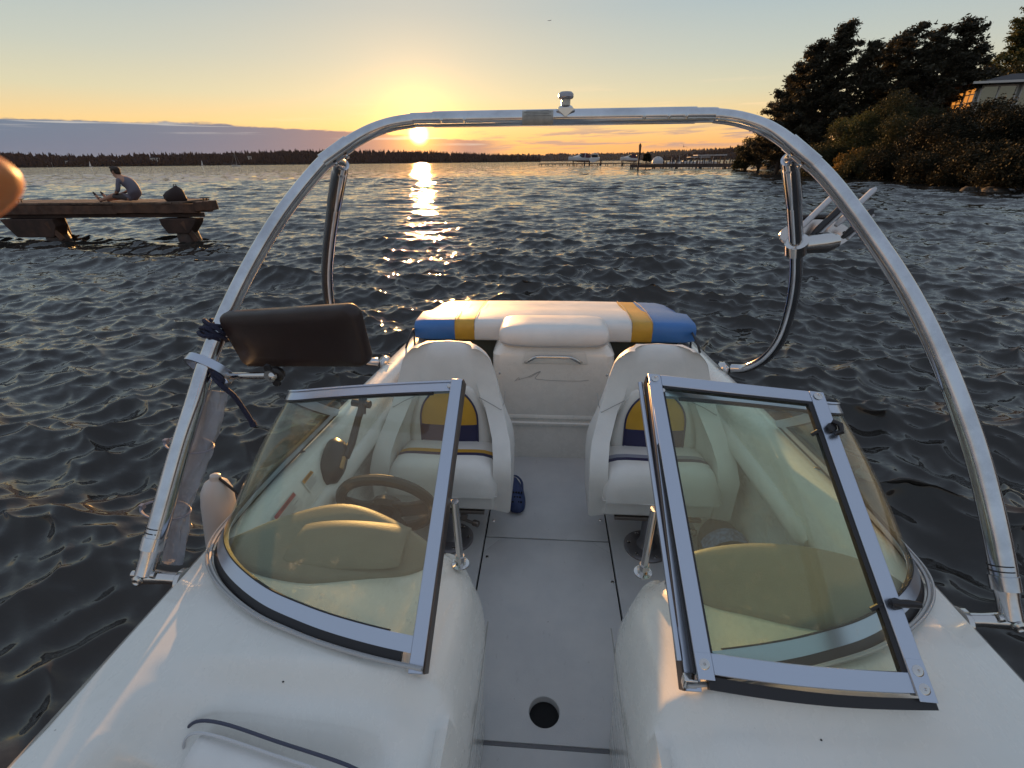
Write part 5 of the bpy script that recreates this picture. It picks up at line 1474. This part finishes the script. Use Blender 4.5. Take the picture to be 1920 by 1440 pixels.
# ---- helm: wheel, throttle, labels
def helm():
    c0 = Vector((-.632, 1.43, .53)); n_ = Vector((0, .93, .37)).normalized(); x = Vector((1, 0, 0)); u_ = n_.cross(x).normalized(); u_ = u_ if u_.z > 0 else -u_
    Mx = mat('wheel_vinyl', (.055, .045, .035), .4)
    m = MB(); N = 40; V = []; 
    for k in range(N):
        a = 2 * math.pi * k / N; ctr = c0 + .178 * (x * math.cos(a) + u_ * math.sin(a)); rd = (x * math.cos(a) + u_ * math.sin(a))
        V.append([ctr + .021 * (rd * math.cos(b) + n_ * math.sin(b)) for b in [2 * math.pi * j / 10 for j in range(10)]])
    m.loft(V + [V[0]], caps=False); w = m.build('steering_wheel', Mx, boat)
    m = MB()
    for a0 in (R(0), R(180), R(270)):
        d_ = x * math.cos(a0) + u_ * math.sin(a0); t_ = n_.cross(d_)
        m.loft([[c0 + d_ * q + t_ * w_ + n_ * (.010 - dd), c0 + d_ * q - t_ * w_ + n_ * (.010 - dd), c0 + d_ * q - t_ * w_ - n_ * (.010 + dd), c0 + d_ * q + t_ * w_ - n_ * (.010 + dd)] for q, w_, dd in ((.02, .055, .02), (.09, .04, .015), (.175, .05, 0))])
    m.build('spoke', Mx, w, sharp=40, bevel=.006)
    m = MB(); m.lathe([(.06, -.035), (.065, -.01), (.055, .012), (.001, .018)], tuple(c0), tuple(n_), n=24); m.build('hub', Mx, w)
    m = MB(); m.tube([c0 - n_ * .03, c0 - n_ * .22], .03, 14); m.build('column', M_black, w)
    # binnacle and lever on the side
    m = MB(); rings = []
    for f, sc in ((0, .9), (.35, 1.0), (.8, .85), (1, .55)):
        rings.append([(-.90 + .075 * f, 1.53 + (.085 * math.cos(a) + .02 * math.sin(a)) * sc, .655 + (.07 * math.sin(a) - .045 * math.cos(a) * -1 * .6) * sc) for a in [2 * math.pi * k / 14 for k in range(14)]])
    m.loft(rings); t_ = m.build('throttle', mat('throttle_plastic', (.035, .032, .032), .35), boat, sharp=50)
    m = MB(); m.tube([(-.83, 1.55, .665), (-.815, 1.60, .70), (-.81, 1.69, .77), (-.805, 1.735, .80)], [.020, .016, .014, .016], 10); m.tube([(-.805, 1.715, .775), (-.805, 1.755, .835)], .018, 10); m.tube([(-.85, 1.745, .815), (-.77, 1.735, .81)], .017, 10); m.build('lever', mat('lever_plastic', (.03, .028, .028), .35), t_)
    m = MB(); m.box((-.822, 1.51, .665), (.012, .05, .02), Matrix.Rotation(R(35), 3, 'X')); m.build('badge', mat('badge_gold', (.45, .26, .10), .35), t_, bevel=.003)
helm()
def text_mesh(body, size, name, m_, parent, M4):
    cu = bpy.data.curves.new(name, 'FONT'); cu.body = body; cu.size = size; cu.align_x = 'CENTER'; cu.align_y = 'CENTER'; cu.extrude = .0002
    tmp = bpy.data.objects.new(name, cu); col.objects.link(tmp)
    dg = bpy.context.evaluated_depsgraph_get(); me = bpy.data.meshes.new_from_object(tmp.evaluated_get(dg))
    bpy.data.objects.remove(tmp); me.materials.clear(); me.materials.append(m_)
    o = bpy.data.objects.new(name, me); col.objects.link(o); o.parent = parent; o.matrix_local = M4; return o
def label(c, ux, uy, w, h_, lines, headc, name='warning_label'):
    ux = Vector(ux).normalized(); uy = Vector(uy).normalized(); nz = ux.cross(uy).normalized(); Mr = Matrix((ux, uy, nz)).transposed()
    m = MB(); m.box(c, (w, h_, .0012), Mr); o = m.build(name, mat('label_white', (.62, .60, .56), .5), boat, smooth=False)
    m = MB(); m.box(Vector(c) + uy * h_ * .34 + nz * .001, (w * .94, h_ * .26, .001), Mr); m.build('header', headc, o, smooth=False)
    text_mesh('WARNING', h_ * .22, 'lettering', M_black, o, Matrix.Translation(Vector(c) + uy * h_ * .33 + nz * .0018) @ Mr.to_4x4())
    m = MB()
    for k in range(lines):
        wd = w * random.Random(k).uniform(.6, .86); m.box(Vector(c) + uy * h_ * (.12 - .55 * k / lines) + nz * .001 - ux * (w * .86 - wd) / 2, (wd, h_ * .022, .0005), Mr)
    m.build('small_print', mat('print_grey', (.08, .08, .08), .6), o, smooth=False)
lw = Vector((0, 1, 0)); up_ = Vector((-.47, 0, .88))
label(Vector((-.899, 1.395, .660)), lw, up_, .085, .055, 5, mat('label_orange', (.62, .28, .04), .5))
label(Vector((-.899, 1.225, .660)), lw, up_, .14, .055, 5, mat('label_red', (.40, .06, .05), .5))

# ---- tower
AR = [(1.131, .885, .700), (1.113, .99, .875), (1.080, 1.10, 1.055), (1.020, 1.219, 1.247), (.950, 1.313, 1.402), (.865, 1.397, 1.539), (.762, 1.482, 1.680), (.680, 1.537, 1.762), (.605, 1.575, 1.818), (.530, 1.594, 1.846), (.455, 1.601, 1.858), (.370, 1.602, 1.861)]
tower = MB()
AP = [(1.128, .885, .700), (1.098, .985, .860), (1.072, 1.06, .985), (1.040, 1.13, 1.105), (1.006, 1.216, 1.243), (.940, 1.318, 1.41), (.845, 1.423, 1.582), (.735, 1.510, 1.722), (.665, 1.548, 1.780), (.595, 1.578, 1.822), (.525, 1.595, 1.847), (.450, 1.601, 1.858), (.370, 1.602, 1.861)]
pts = spl([(-x, y, z) for x, y, z in AP] + [(x, y, z) for x, y, z in reversed(AR)], 160)
tower.tube(pts[3:-3], [.0280 - .0080 * min(1, min(k, len(pts[3:-3]) - 1 - k) / 62) for k in range(len(pts[3:-3]))], 20)
tw = tower.build('tower', M_tube, boat)
m = MB(); m.tube([(-.385, 1.602, 1.861), (-.384, 1.602, 1.861), (.396, 1.602, 1.861), (.397, 1.602, 1.861)], [.019, .0222, .0222, .019], 32); m.build('cross_sleeve', M_tube, tw)
for x in (-.355, -.285, .245, .315, .365):
    m = MB(); m.lathe([(.006, 0), (.006, .002), (.003, .0035), (.001, .003)], (x, 1.602 - .0218, 1.861 - .0044), (0, -1, -.2), n=10); m.build('screw', M_ss, tw)
m = MB(); V = []
for k in range(9):
    a = R(-62 + 115 * k / 8); V.append([(x, 1.602 - .0228 * math.cos(a), 1.861 + .0228 * math.sin(a)) for x in (-.112, -.02)])
m.loft(V, closed=False); m.build('sticker', mat('faded_sticker', (.40, .38, .34), .5, var=.15, vscale=60), tw)
m = MB()
for k in range(4):
    a = R(8 + 13 * k); m.box((-.066, 1.602 - .0233 * math.cos(a), 1.861 + .0233 * math.sin(a)), (.08 - .012 * (k % 2), .0006, .0012))
m.build('sticker_print', mat('print_dark', (.16, .15, .14), .6), tw, smooth=False)
# all-round light
m = MB(); c = (.016, 1.602, 1.880)
m.lathe([(.024, -.010), (.024, .004), (.019, .010), (.014, .012)], c, n=18); nl = m.build('nav_light', M_ss, tw)
m = MB(); m.lathe([(.0135, .011), (.0135, .027), (.015, .028)], c, n=18); m.build('lens', mat('frosted_lens', (.55, .52, .45), .25), nl)
m = MB(); m.lathe([(.014, .027), (.020, .029), (.0225, .033), (.022, .041), (.017, .046), (.001, .047)], c, n=18); m.build('cap', mat('cap_grey', (.34, .33, .36), .3, metal=.6), nl)
m = MB(); m.add([(.016 - .03, 1.576, 1.886), (.016 + .03, 1.576, 1.886), (.016, 1.574, 1.866)], [(0, 1, 2)]); m.add([(.016 - .03, 1.56, 1.886), (.016 + .03, 1.56, 1.886), (.016, 1.572, 1.864)], [(0, 1, 2)]) if False else None
m = MB(); m.loft([[(.016 - .028, 1.588, 1.882), (.016 + .028, 1.588, 1.882), (.016, 1.583, 1.856)], [(.016 - .026, 1.577, 1.881), (.016 + .026, 1.577, 1.881), (.016, 1.577, 1.860)]]); m.build('bracket', M_ss, nl, sharp=30)
for s in (-1, 1):
    # rear leg with its stub on the arch
    m = MB(); leg = spl([(s * .706, 1.64, 1.742), (s * .768, 1.72, 1.668), (s * .843, 1.82, 1.565), (s * .918, 1.915, 1.450), (s * .998, 2.02, 1.304), (s * 1.058, 2.12, 1.141), (s * 1.095, 2.22, .965), (s * 1.094, 2.32, .83), (s * 1.055, 2.42, .735), (s * 1.0, 2.47, .71)], 60)
    m.tube(leg, .0245, 16); lg = m.build('rear_leg', M_tube, tw)
    m = MB(); m.tube([Vector((s * .690, 1.552, 1.752)), Vector((s * .698, 1.595, 1.750)), leg[0], leg[1], leg[2]], [.017, .017, .018, .0235, .0255], 18); m.tube([leg[2], leg[3], leg[10], leg[11]], [.0255, .0262, .0262, .0247], 18); m.build('leg_socket', M_tube, lg)
    m = MB(); m.lathe([(.045, 0), (.045, .01), (.032, .02), (.028, .03)], (s * .965, 2.49, .70), (s * .4, -.1, .5), n=20); m.build('base_plate', M_ss, lg)
    for q in (.20, .215):
        k = int(q * 60); 
    # clamp rings on the arch
    for k0 in ((52,) if s < 0 else (160 - 46,)):
        a, b = pts[k0], pts[k0 + 1]; d_ = (b - a).normalized()
        m = MB(); m.tube([a - d_ * .05, a - d_ * .049, a + d_ * .049, a + d_ * .05], [.020, .0245, .0245, .020], 20)
        m.build('arch_joint', M_tube, tw)
        for e in (-.02, .02):
            m = MB(); m.lathe([(.007, 0), (.007, .004), (.003, .006)], tuple(a + d_ * e + Vector((-s * .02, -.012, -.02))), (-s, -.5, -.9), n=8); m.build('screw', M_ss, tw)
    # foot: fork, pin and ball on the gunwale
    f0 = Vector((s * 1.131, .885, .70)); d_ = (Vector(pts[7 if s < 0 else 153]) - f0).normalized()
    m = MB(); m.tube([f0 - d_ * .012, f0 + d_ * .0, f0 + d_ * .05, f0 + d_ * .075], [.012, .024, .024, .027], 18); m.tube([f0 + d_ * .070, f0 + d_ * .105], [.0305, .0305], 20); ft = m.build('leg_foot', M_tube, tw)
    for hh in (.115, .128):
        m = MB(); m.tube([f0 + d_ * hh, f0 + d_ * (hh + .003)], .0282, 20); m.build('groove', M_black, ft)
    m = MB(); pin = f0 + Vector((0, 0, .0)); m.tube([pin + Vector((-.034, 0, 0)), pin + Vector((.034, 0, 0))], .010, 12); m.lathe([(.015, 0), (.015, .005), (.009, .008), (.006, .0055), (.001, .005)], tuple(pin + Vector((-.002, -.022, 0))), (0, -1, .1), n=16); m.build('pivot_pin', M_ss, ft)
    m = MB(); m.tube([f0 + Vector((0, 0, -.006)), Vector((s * 1.085, .90, .675)), Vector((s * 1.045, .905, .668))], [.022, .017, .017], 14); m.lathe([(.036, 0), (.036, .012), (.03, .018), (.018, .024)], (s * 1.036, .905, .66), (s, 0, 0), n=22); m.build('mount', M_ss, ft)

# ---- mirror on its clamp
def mirror():
    cl = MB(); L0 = Vector((-1.005, 1.238, 1.255)); ax = (Vector((-.985, 1.262, 1.32)) - Vector((-1.06, 1.14, 1.12))).normalized()
    # flat bar loop round the leg
    x = Vector((1, 0, 0)); x = (x - ax * x.dot(ax)).normalized(); y = ax.cross(x)
    if y.y < 0: y = -y
    y = (y - ax * .42).normalized(); ax = x.cross(y).normalized(); ax = ax if ax.z > 0 else -ax
    ctr = Vector((-1.018, 1.205, 1.190)); hw, hl, w2 = .034, .058, .012
    up = ax
    path = []
    for k in range(40):
        a = 2 * math.pi * k / 40; px = .062 * math.copysign(abs(math.cos(a)) ** .8, math.cos(a)); py = .050 * math.copysign(abs(math.sin(a)) ** .9, math.sin(a))
        path.append(ctr + x * px + y * py )
    rings = []
    for k, p in enumerate(path):
        o_ = (p - ctr).normalized(); rings.append([p + o_ * .0 + up * w2, p + o_ * .009 + up * w2, p + o_ * .009 - up * w2, p - up * w2])
    cl.loft(rings + [rings[0]], caps=False); mr = cl.build('mirror_clamp', M_alu, boat, sharp=30)
    m = MB(); m.tube([ctr + x * .064, Vector((-.812, 1.155, 1.195))], .0105, 14); m.build('arm', M_ss, mr)
    m = MB(); m.ellip((-.792, 1.148, 1.197), (.0125, .0125, .0125), 14, 9); m.lathe([(.017, 0), (.019, .01), (.017, .02)], (-.80, 1.165, 1.196), (0, -1, 0), n=16); m.build('ball_joint', M_ss, mr)
    # housing: rounded shell, back towards the bow
    h = MB(); C = Vector((-.722, 1.175, 1.302)); W, H = .248, .086; rings = []
    ux = Vector((.474, -.15, .070)).normalized(); uz = Vector((-.13, -.12, 1)).normalized(); un = -ux.cross(uz).normalized()   # towards +y
    def rr(wq, hq, r, off, n=6):
        out = []
        for (sx, sz, a0) in ((-1, -1, math.pi), (1, -1, 1.5 * math.pi), (1, 1, 0), (-1, 1, .5 * math.pi)):
            taper = 1 - .04 * (sz < 0) 
            for k in range(n + 1):
                a = a0 + math.pi / 2 * k / n; out.append(C + ux * (sx * (wq * taper - r) + r * math.cos(a)) + uz * (sz * (hq - r) + r * math.sin(a)) + un * off)
        return out
    for wq, hq, r, off in ((W * .60, H * .55, .02, -.022), (W * .95, H * .91, .028, -.0205), (W * .985, H * .97, .030, -.015), (W, H, .032, -.006), (W, H, .032, .012), (W * .99, H * .98, .032, .0165)): rings.append(rr(wq, hq, r, off))
    h.loft(rings); ho = h.build('housing', mat('mirror_plastic', (.026, .014, .012), .42, var=.15, vscale=5, rvar=.08), mr, sharp=50)
    g = MB(); g.loft([rr(W * .94, H * .9, .03, .0167), rr(W * .94, H * .9, .03, .0177)]); g.build('mirror_glass', mat('mirror_glass', (.9, .9, .9), .02, metal=1), ho)
    k = MB(); k.lathe([(.022, 0), (.022, .012), (.014, .018)], (-.79, 1.172, 1.196), (0, -1, -.1), n=16); k.lathe([(.013, 0), (.010, .006)], (-.792, 1.16, 1.172), (0, -1, 0), n=10); k.lathe([(.013, 0), (.010, .006)], (-.808, 1.16, 1.216), (0, -1, 0), n=10); k.build('mount_plate', M_black, ho)
mirror()
# ---- board rack on the starboard rear leg
def rack():
    c = Vector((1.025, 2.10, 1.335)); ax = (Vector((1.058, 2.14, 1.20)) - Vector((1.00, 2.05, 1.34))).normalized()
    c = Vector((.926, 1.925, 1.443)); ax = (Vector((.998, 2.02, 1.304)) - Vector((.918, 1.915, 1.457))).normalized()
    m = MB(); m.tube([c + ax * -.034, c + ax * -.026, c + ax * .026, c + ax * .034], [.027, .042, .042, .027], 20); m.tube([c + Vector((0, 0, 0)), c + Vector((.10, -.01, .015)), c + Vector((.14, -.01, .02))], [.030, .040, .024], 16); rk = m.build('board_rack', M_ss, boat)
    # oval plate
    pc = c + Vector((.085, .05, .035)); ux = Vector((1, .25, .02)).normalized(); un = Vector((.1, -.85, .55)).normalized(); uy = un.cross(ux).normalized()
    m = MB(); m.loft([[pc + ux * .155 * math.cos(a) + uy * .062 * math.sin(a) + un * o_ for a in [2 * math.pi * k / 36 for k in range(36)]] for o_ in (-.004, .004)]); m.build('oval_plate', mat('rack_plate', (.55, .50, .46), .22, metal=1), rk, sharp=30)
    m = MB(); m.tube([pc + uy * .075 - ux * .05, pc + uy * .07 + ux * .08], .012, 8); m.build('pad_roll', M_black, rk)
    dt = Vector((.40, .10, .42)).normalized()
    for k, (b0, L, fm) in enumerate(((Vector((.03, .05, .07)), .15, M_ss), (Vector((.075, .02, .06)), .11, M_black), (Vector((.17, .05, .09)), .145, M_ss), (Vector((.19, .02, .05)), .10, M_black))):
        a = c + b0; m = MB(); m.tube([a - dt * .03, a, a + dt * L, a + dt * (L + .012)], [.009, .014, .014, .006], 10, flat=.7); m.build('tine', fm if fm is M_black else mat('tine_plastic', (.50, .50, .52), .4), rk)
        if fm is M_black:
            m = MB(); m.tube([a - dt * .02 + Vector((.012, 0, -.012)), a + dt * L + Vector((.012, 0, -.012))], .0085, 8, flat=.7); m.build('tine', mat('tine_plastic', (.50, .50, .52), .4), rk)
    for a in (0, 2.2, 3.6, 5.2):
        m = MB(); m.lathe([(.006, 0), (.006, .003), (.001, .004)], tuple(pc + ux * .125 * math.cos(a) + uy * .045 * math.sin(a) + un * .004), tuple(un), n=8); m.build('bolt', M_black, rk)
rack()

# ================================================================== LOOSE THINGS ABOARD
def on_boat(p): return boat.matrix_basis @ Vector(p)
bpy.context.view_layer.update()
BM = boat.matrix_basis.copy()
def lose(o, label_, cat):
    o.matrix_basis = BM; return tag(o, label_, cat)
# blue clog
m = MB(); rings = []; L = .27
for i in range(15):
    f = i / 14; y = 2.03 + L * f; w = .060 * (math.sin(math.pi * min(1, .10 + f * .9)) ** .45) * (1.0 - .18 * f) if f < 1 else .02
    top = .052 + .035 * math.sin(min(1, f / .45) * math.pi / 2) if f < .55 else .087 - .02 * (f - .55) / .45
    if f == 0: w = .022; top = .03
    cx_ = -.165 - .03 * f
    rings.append([(cx_ - w, y, .008), (cx_ - w * 1.02, y, .03), (cx_ - w * .85, y, top * .8), (cx_ - w * .4, y, top), (cx_ + w * .4, y, top), (cx_ + w * .85, y, top * .8), (cx_ + w * 1.02, y, .03), (cx_ + w, y, .008)])
m.loft(rings); clog = m.build('clog', mat('navy_foam', (.022, .040, .12), .6, bump=.2, bscale=90), None, subsurf=1); lose(clog, 'navy blue foam clog with round vent holes on the floor beside the left seat', 'shoe')
m = MB()
for i in range(3):
    for j in range(4 - i % 2):
        m.lathe([(.0058, -.004), (.0058, .0012), (.001, .0013)], (-.165 - .0225 + (i % 2) * .0075 + j * .015, 2.065 + i * .028, .064 + i * .011), (0, -.45, .9), n=8)
m.build('vent_hole', M_dark, clog)
m = MB(); m.tube(spl([(-.232, 2.16, .06), (-.235, 2.24, .075), (-.193, 2.30, .07), (-.150, 2.24, .075), (-.140, 2.16, .06)], 20), .007, 8, flat=.6); m.build('heel_strap', mat('strap_foam', (.02, .035, .10), .6), clog)
# dark bag in the passenger footwell
m = MB(); rings = []
for i in range(13):
    f = i / 12; y = 1.50 + .36 * f; r_ = .105 * (math.sin(math.pi * min(.97, max(.03, f))) ** .35)
    rings.append([(.80 + r_ * math.cos(a) * (1 + .08 * math.sin(5 * a + i)), y, .125 + r_ * 1.15 * math.sin(a) * (1 + .06 * math.cos(4 * a + i * 2))) for a in [2 * math.pi * k / 20 for k in range(20)]])
m.loft(rings); bag = m.build('duffel_bag', mat('black_nylon', (.022, .022, .028), .5, bump=.5, bscale=26), None, subsurf=1); lose(bag, 'black duffel bag with a blue and white band on the floor behind the right dash', 'bag')
m = MB(); V = []
for y in (1.62, 1.70): V.append([(.80 + .112 * math.cos(a), y, .125 + .128 * math.sin(a)) for a in [R(20 + 10 * k) for k in range(15)]])
m.loft(V, closed=False); m.build('band', mat('blue_band', (.10, .16, .30), .6, var=.5, vscale=60), bag)
# navy rope round the left tower leg
lp = Vector((-.983, 1.262, 1.322)); axd = (Vector((-.95, 1.313, 1.402)) - Vector((-1.02, 1.219, 1.247))).normalized()
x = axd.cross(Vector((0, 1, 0))).normalized(); y = axd.cross(x)
lp = Vector((-1.0, 1.247, 1.292))
m = MB(); P = []
for k in range(130):
    a = 2 * math.pi * k / 26; P.append(lp + (x * math.cos(a) + y * math.sin(a)) * (.034 + .004 * math.sin(k * .37)) + axd * (-.022 + .0085 * k / 26 * 1.1 + .003 * math.sin(k * .9)))
m.tube(P, .0062, 8)
m.tube(spl([(-1.0, 1.205, 1.235), (-.985, 1.17, 1.19), (-.955, 1.15, 1.165), (-.93, 1.155, 1.13), (-.918, 1.165, 1.08), (-.905, 1.17, 1.03)], 30), [.0075] * 31, 8)
m.tube([(-.905, 1.17, 1.035), (-.903, 1.17, 1.020)], .0095, 8)
m.tube(spl([(-.985, 1.20, 1.185), (-.975, 1.17, 1.165), (-.955, 1.16, 1.175), (-.975, 1.165, 1.20)], 14), .009, 8)
rp = m.build('rope', mat('navy_rope', (.022, .024, .055), .75, bump=.8, bscale=260), None); lose(rp, 'navy blue rope wound round the left tower leg above the mirror clamp, one end hanging', 'rope')
# clear plastic wrapping strapped along the lower left leg
m = MB(); rgx = random.Random(5); C_ = [(-1.0, 1.19, 1.125), (-1.02, 1.165, 1.06), (-1.046, 1.14, .99), (-1.070, 1.11, .931), (-1.088, 1.08, .876), (-1.106, 1.05, .821), (-1.114, 1.01, .755), (-1.118, .965, .665)]
rr_ = [.026, .036, .036, .036, .037, .035, .036, .030]; rings = []
Cs = spl(C_, 42)
for i, p in enumerate(Cs):
    r_ = float(np.interp(i / 42 * 7, range(8), rr_)); r_ *= 1 - .16 * math.exp(-((i - 13) / 1.6) ** 2) - .16 * math.exp(-((i - 31) / 1.6) ** 2)
    rings.append([p + Vector((math.cos(a), -.2 * math.cos(a), 0)) * r_ * (1 + .16 * math.sin(5 * a + i * .35) + .08 * math.sin(11 * a - i * .6)) + Vector((0, .75, -.4)) * math.sin(a) * r_ * (.8 + .12 * math.sin(3 * a + i * .5)) for a in [2 * math.pi * k / 30 for k in range(30)]])
m.loft(rings)
Mp = bpy.data.materials.new('crinkled_plastic'); Mp.use_nodes = True; t_ = NT(Mp.node_tree); b_ = Mp.node_tree.nodes['Principled BSDF']
b_.inputs['Base Color'].default_value = (.33, .355, .41, 1); b_.inputs['Roughness'].default_value = .28; b_.inputs['Alpha'].default_value = .6; b_.inputs['Specular IOR Level'].default_value = .7
bp = t_.node('ShaderNodeBump'); bp.inputs['Strength'].default_value = .9; bp.inputs['Distance'].default_value = .01
t_.put(bp.inputs['Height'], t_.noise(t_.vm('MULTIPLY', t_.node('ShaderNodeTexCoord').outputs['Object'], (1, 1, .5)), 55, 4, .6)); t_.put(b_.inputs['Normal'], bp.outputs[0])
pw = m.build('plastic_wrap', Mp, None, sharp=80); lose(pw, 'crumpled clear plastic wrap strapped along the lower left tower leg', 'plastic wrap')
for i in (13, 31):
    p = Cs[i]; q = Vector((p.x - .050, p.y - .04, p.z + .012)) ; m = MB()
    ctr = (p + q) / 2 + Vector((.0, 0, 0)); N = 30
    m.tube([ctr + Vector((math.cos(a) * .066, -.006 + math.sin(a) * .040, math.cos(a) * -.012)) for a in [2 * math.pi * k / N for k in range(N + 1)]], .0042, 6, cap=False, flat=.5)
    m.box(ctr + Vector((-.066, -.01, .012)), (.012, .012, .014)); m.build('cable_tie', mat('grey_tie', (.20, .20, .24), .45), pw)
# white fender hanging outside
m = MB(); m.lathe([(.008, .115), (.016, .11), (.018, .095), (.036, .08), (.048, .05), (.052, .0), (.052, -.16), (.042, -.20), (.015, -.22)], (-1.125, 1.20, .695), (.10, .1, 1), n=22)
fd = m.build('fender', mat('fender_vinyl', (.50, .475, .46), .4), None); lose(fd, 'white vinyl fender hung outside the hull beside the left tower leg', 'fender')
m = MB(); m.tube([(-1.113, 1.21, .805), (-1.06, 1.20, .76), (-1.01, 1.19, .715)], .005, 6); m.build('cord', M_black, fd)

# ---- the photographer's fingertip at the edge of the frame
def finger():
    q = cam.matrix_world
    D = .088
    px, py = -52, 322
    d = Vector(((px - 960) / 888, -(py - 720) / 888, -1)) * D
    c = q @ d
    c_ = Vector(c); back = Vector((-.55, -.62, -.35)).normalized()
    J = {'tip': (tuple(c_ + Vector((.001, .002, .0045))), .0072), 'pad': (tuple(c_), .0092), 'dip': (tuple(c_ + back * .022), .0088), 'mid': (tuple(c_ + back * .035), .0086), 'pip': (tuple(c_ + back * .048), .0096), 'prox': (tuple(c_ + back * .07), .0098), 'mcp': (tuple(c_ + back * .092 + Vector((0, 0, -.004))), .0125),
         'palm': (tuple(c_ + back * .13 + Vector((.0, 0, -.02))), .026), 'palm2': (tuple(c_ + back * .16 + Vector((.0, 0, -.035))), .027), 'wrist': (tuple(c_ + back * .20 + Vector((0, 0, -.05))), .027), 'arm': (tuple(c_ + back * .30 + Vector((0, 0, -.10))), .033)}
    E_ = [('tip', 'pad'), ('pad', 'dip'), ('dip', 'mid'), ('mid', 'pip'), ('pip', 'prox'), ('prox', 'mcp'), ('mcp', 'palm'), ('palm', 'palm2'), ('palm2', 'wrist'), ('wrist', 'arm')]
    side = Vector((.15, -.45, -.85)).normalized()
    for f in range(3):
        b0 = c_ + back * .10 + side * (.021 * (f + 1)); lf = (.088, .082, .064)[f]
        curl = Vector((.5, -.3, -.1)).normalized()
        J[f'a{f}'] = (tuple(b0), .0105); J[f'b{f}'] = (tuple(b0 - back * lf * .42 - curl * .004), .0092); J[f'c{f}'] = (tuple(b0 - back * lf * .62 - curl * .016), .0085); J[f'd{f}'] = (tuple(b0 - back * lf * .62 - curl * .034), .0072)
        E_ += [('palm', f'a{f}'), (f'a{f}', f'b{f}'), (f'b{f}', f'c{f}'), (f'c{f}', f'd{f}')]
    th = c_ + back * .13 + Vector((.02, 0, .01))
    J['t1'] = (tuple(th), .014); J['t2'] = (tuple(th - back * .03 + Vector((.006, 0, .012))), .011); J['t3'] = (tuple(th - back * .052 + Vector((.004, 0, .018))), .009)
    E_ += [('palm2', 't1'), ('t1', 't2'), ('t2', 't3')]
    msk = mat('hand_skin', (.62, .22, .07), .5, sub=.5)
    o = skin_body('hand', J, E_, msk, None, 2, 'palm2')
    tag(o, "photographer's fingertip, blurred and lit orange at the left edge of the photo", 'hand')
    n = MB(); n.ellip(tuple(c_ + Vector((-.002, -.004, .008))), (.006, .004, .0025), 10, 6); n.build('nail', mat('nail', (.55, .32, .24), .3), o)
finger()

# ------------------------------------------------------------------ haze over the lake
def haze():
    m = MB(); m.box((0, 1000, 74), (15000, 14000, 164)); mt = bpy.data.materials.new('lake_haze'); mt.use_nodes = True
    nt = mt.node_tree; nt.nodes.remove(nt.nodes['Principled BSDF']); v = nt.nodes.new('ShaderNodeVolumePrincipled')
    v.inputs['Color'].default_value = (.66, .74, .88, 1); v.inputs['Density'].default_value = .000016; v.inputs['Anisotropy'].default_value = .0
    nt.links.new(v.outputs[0], nt.nodes['Material Output'].inputs['Volume'])
    o = m.build('haze', mt, smooth=False); tag(o, 'thin evening haze over the lake', 'haze', kind='stuff')
haze()
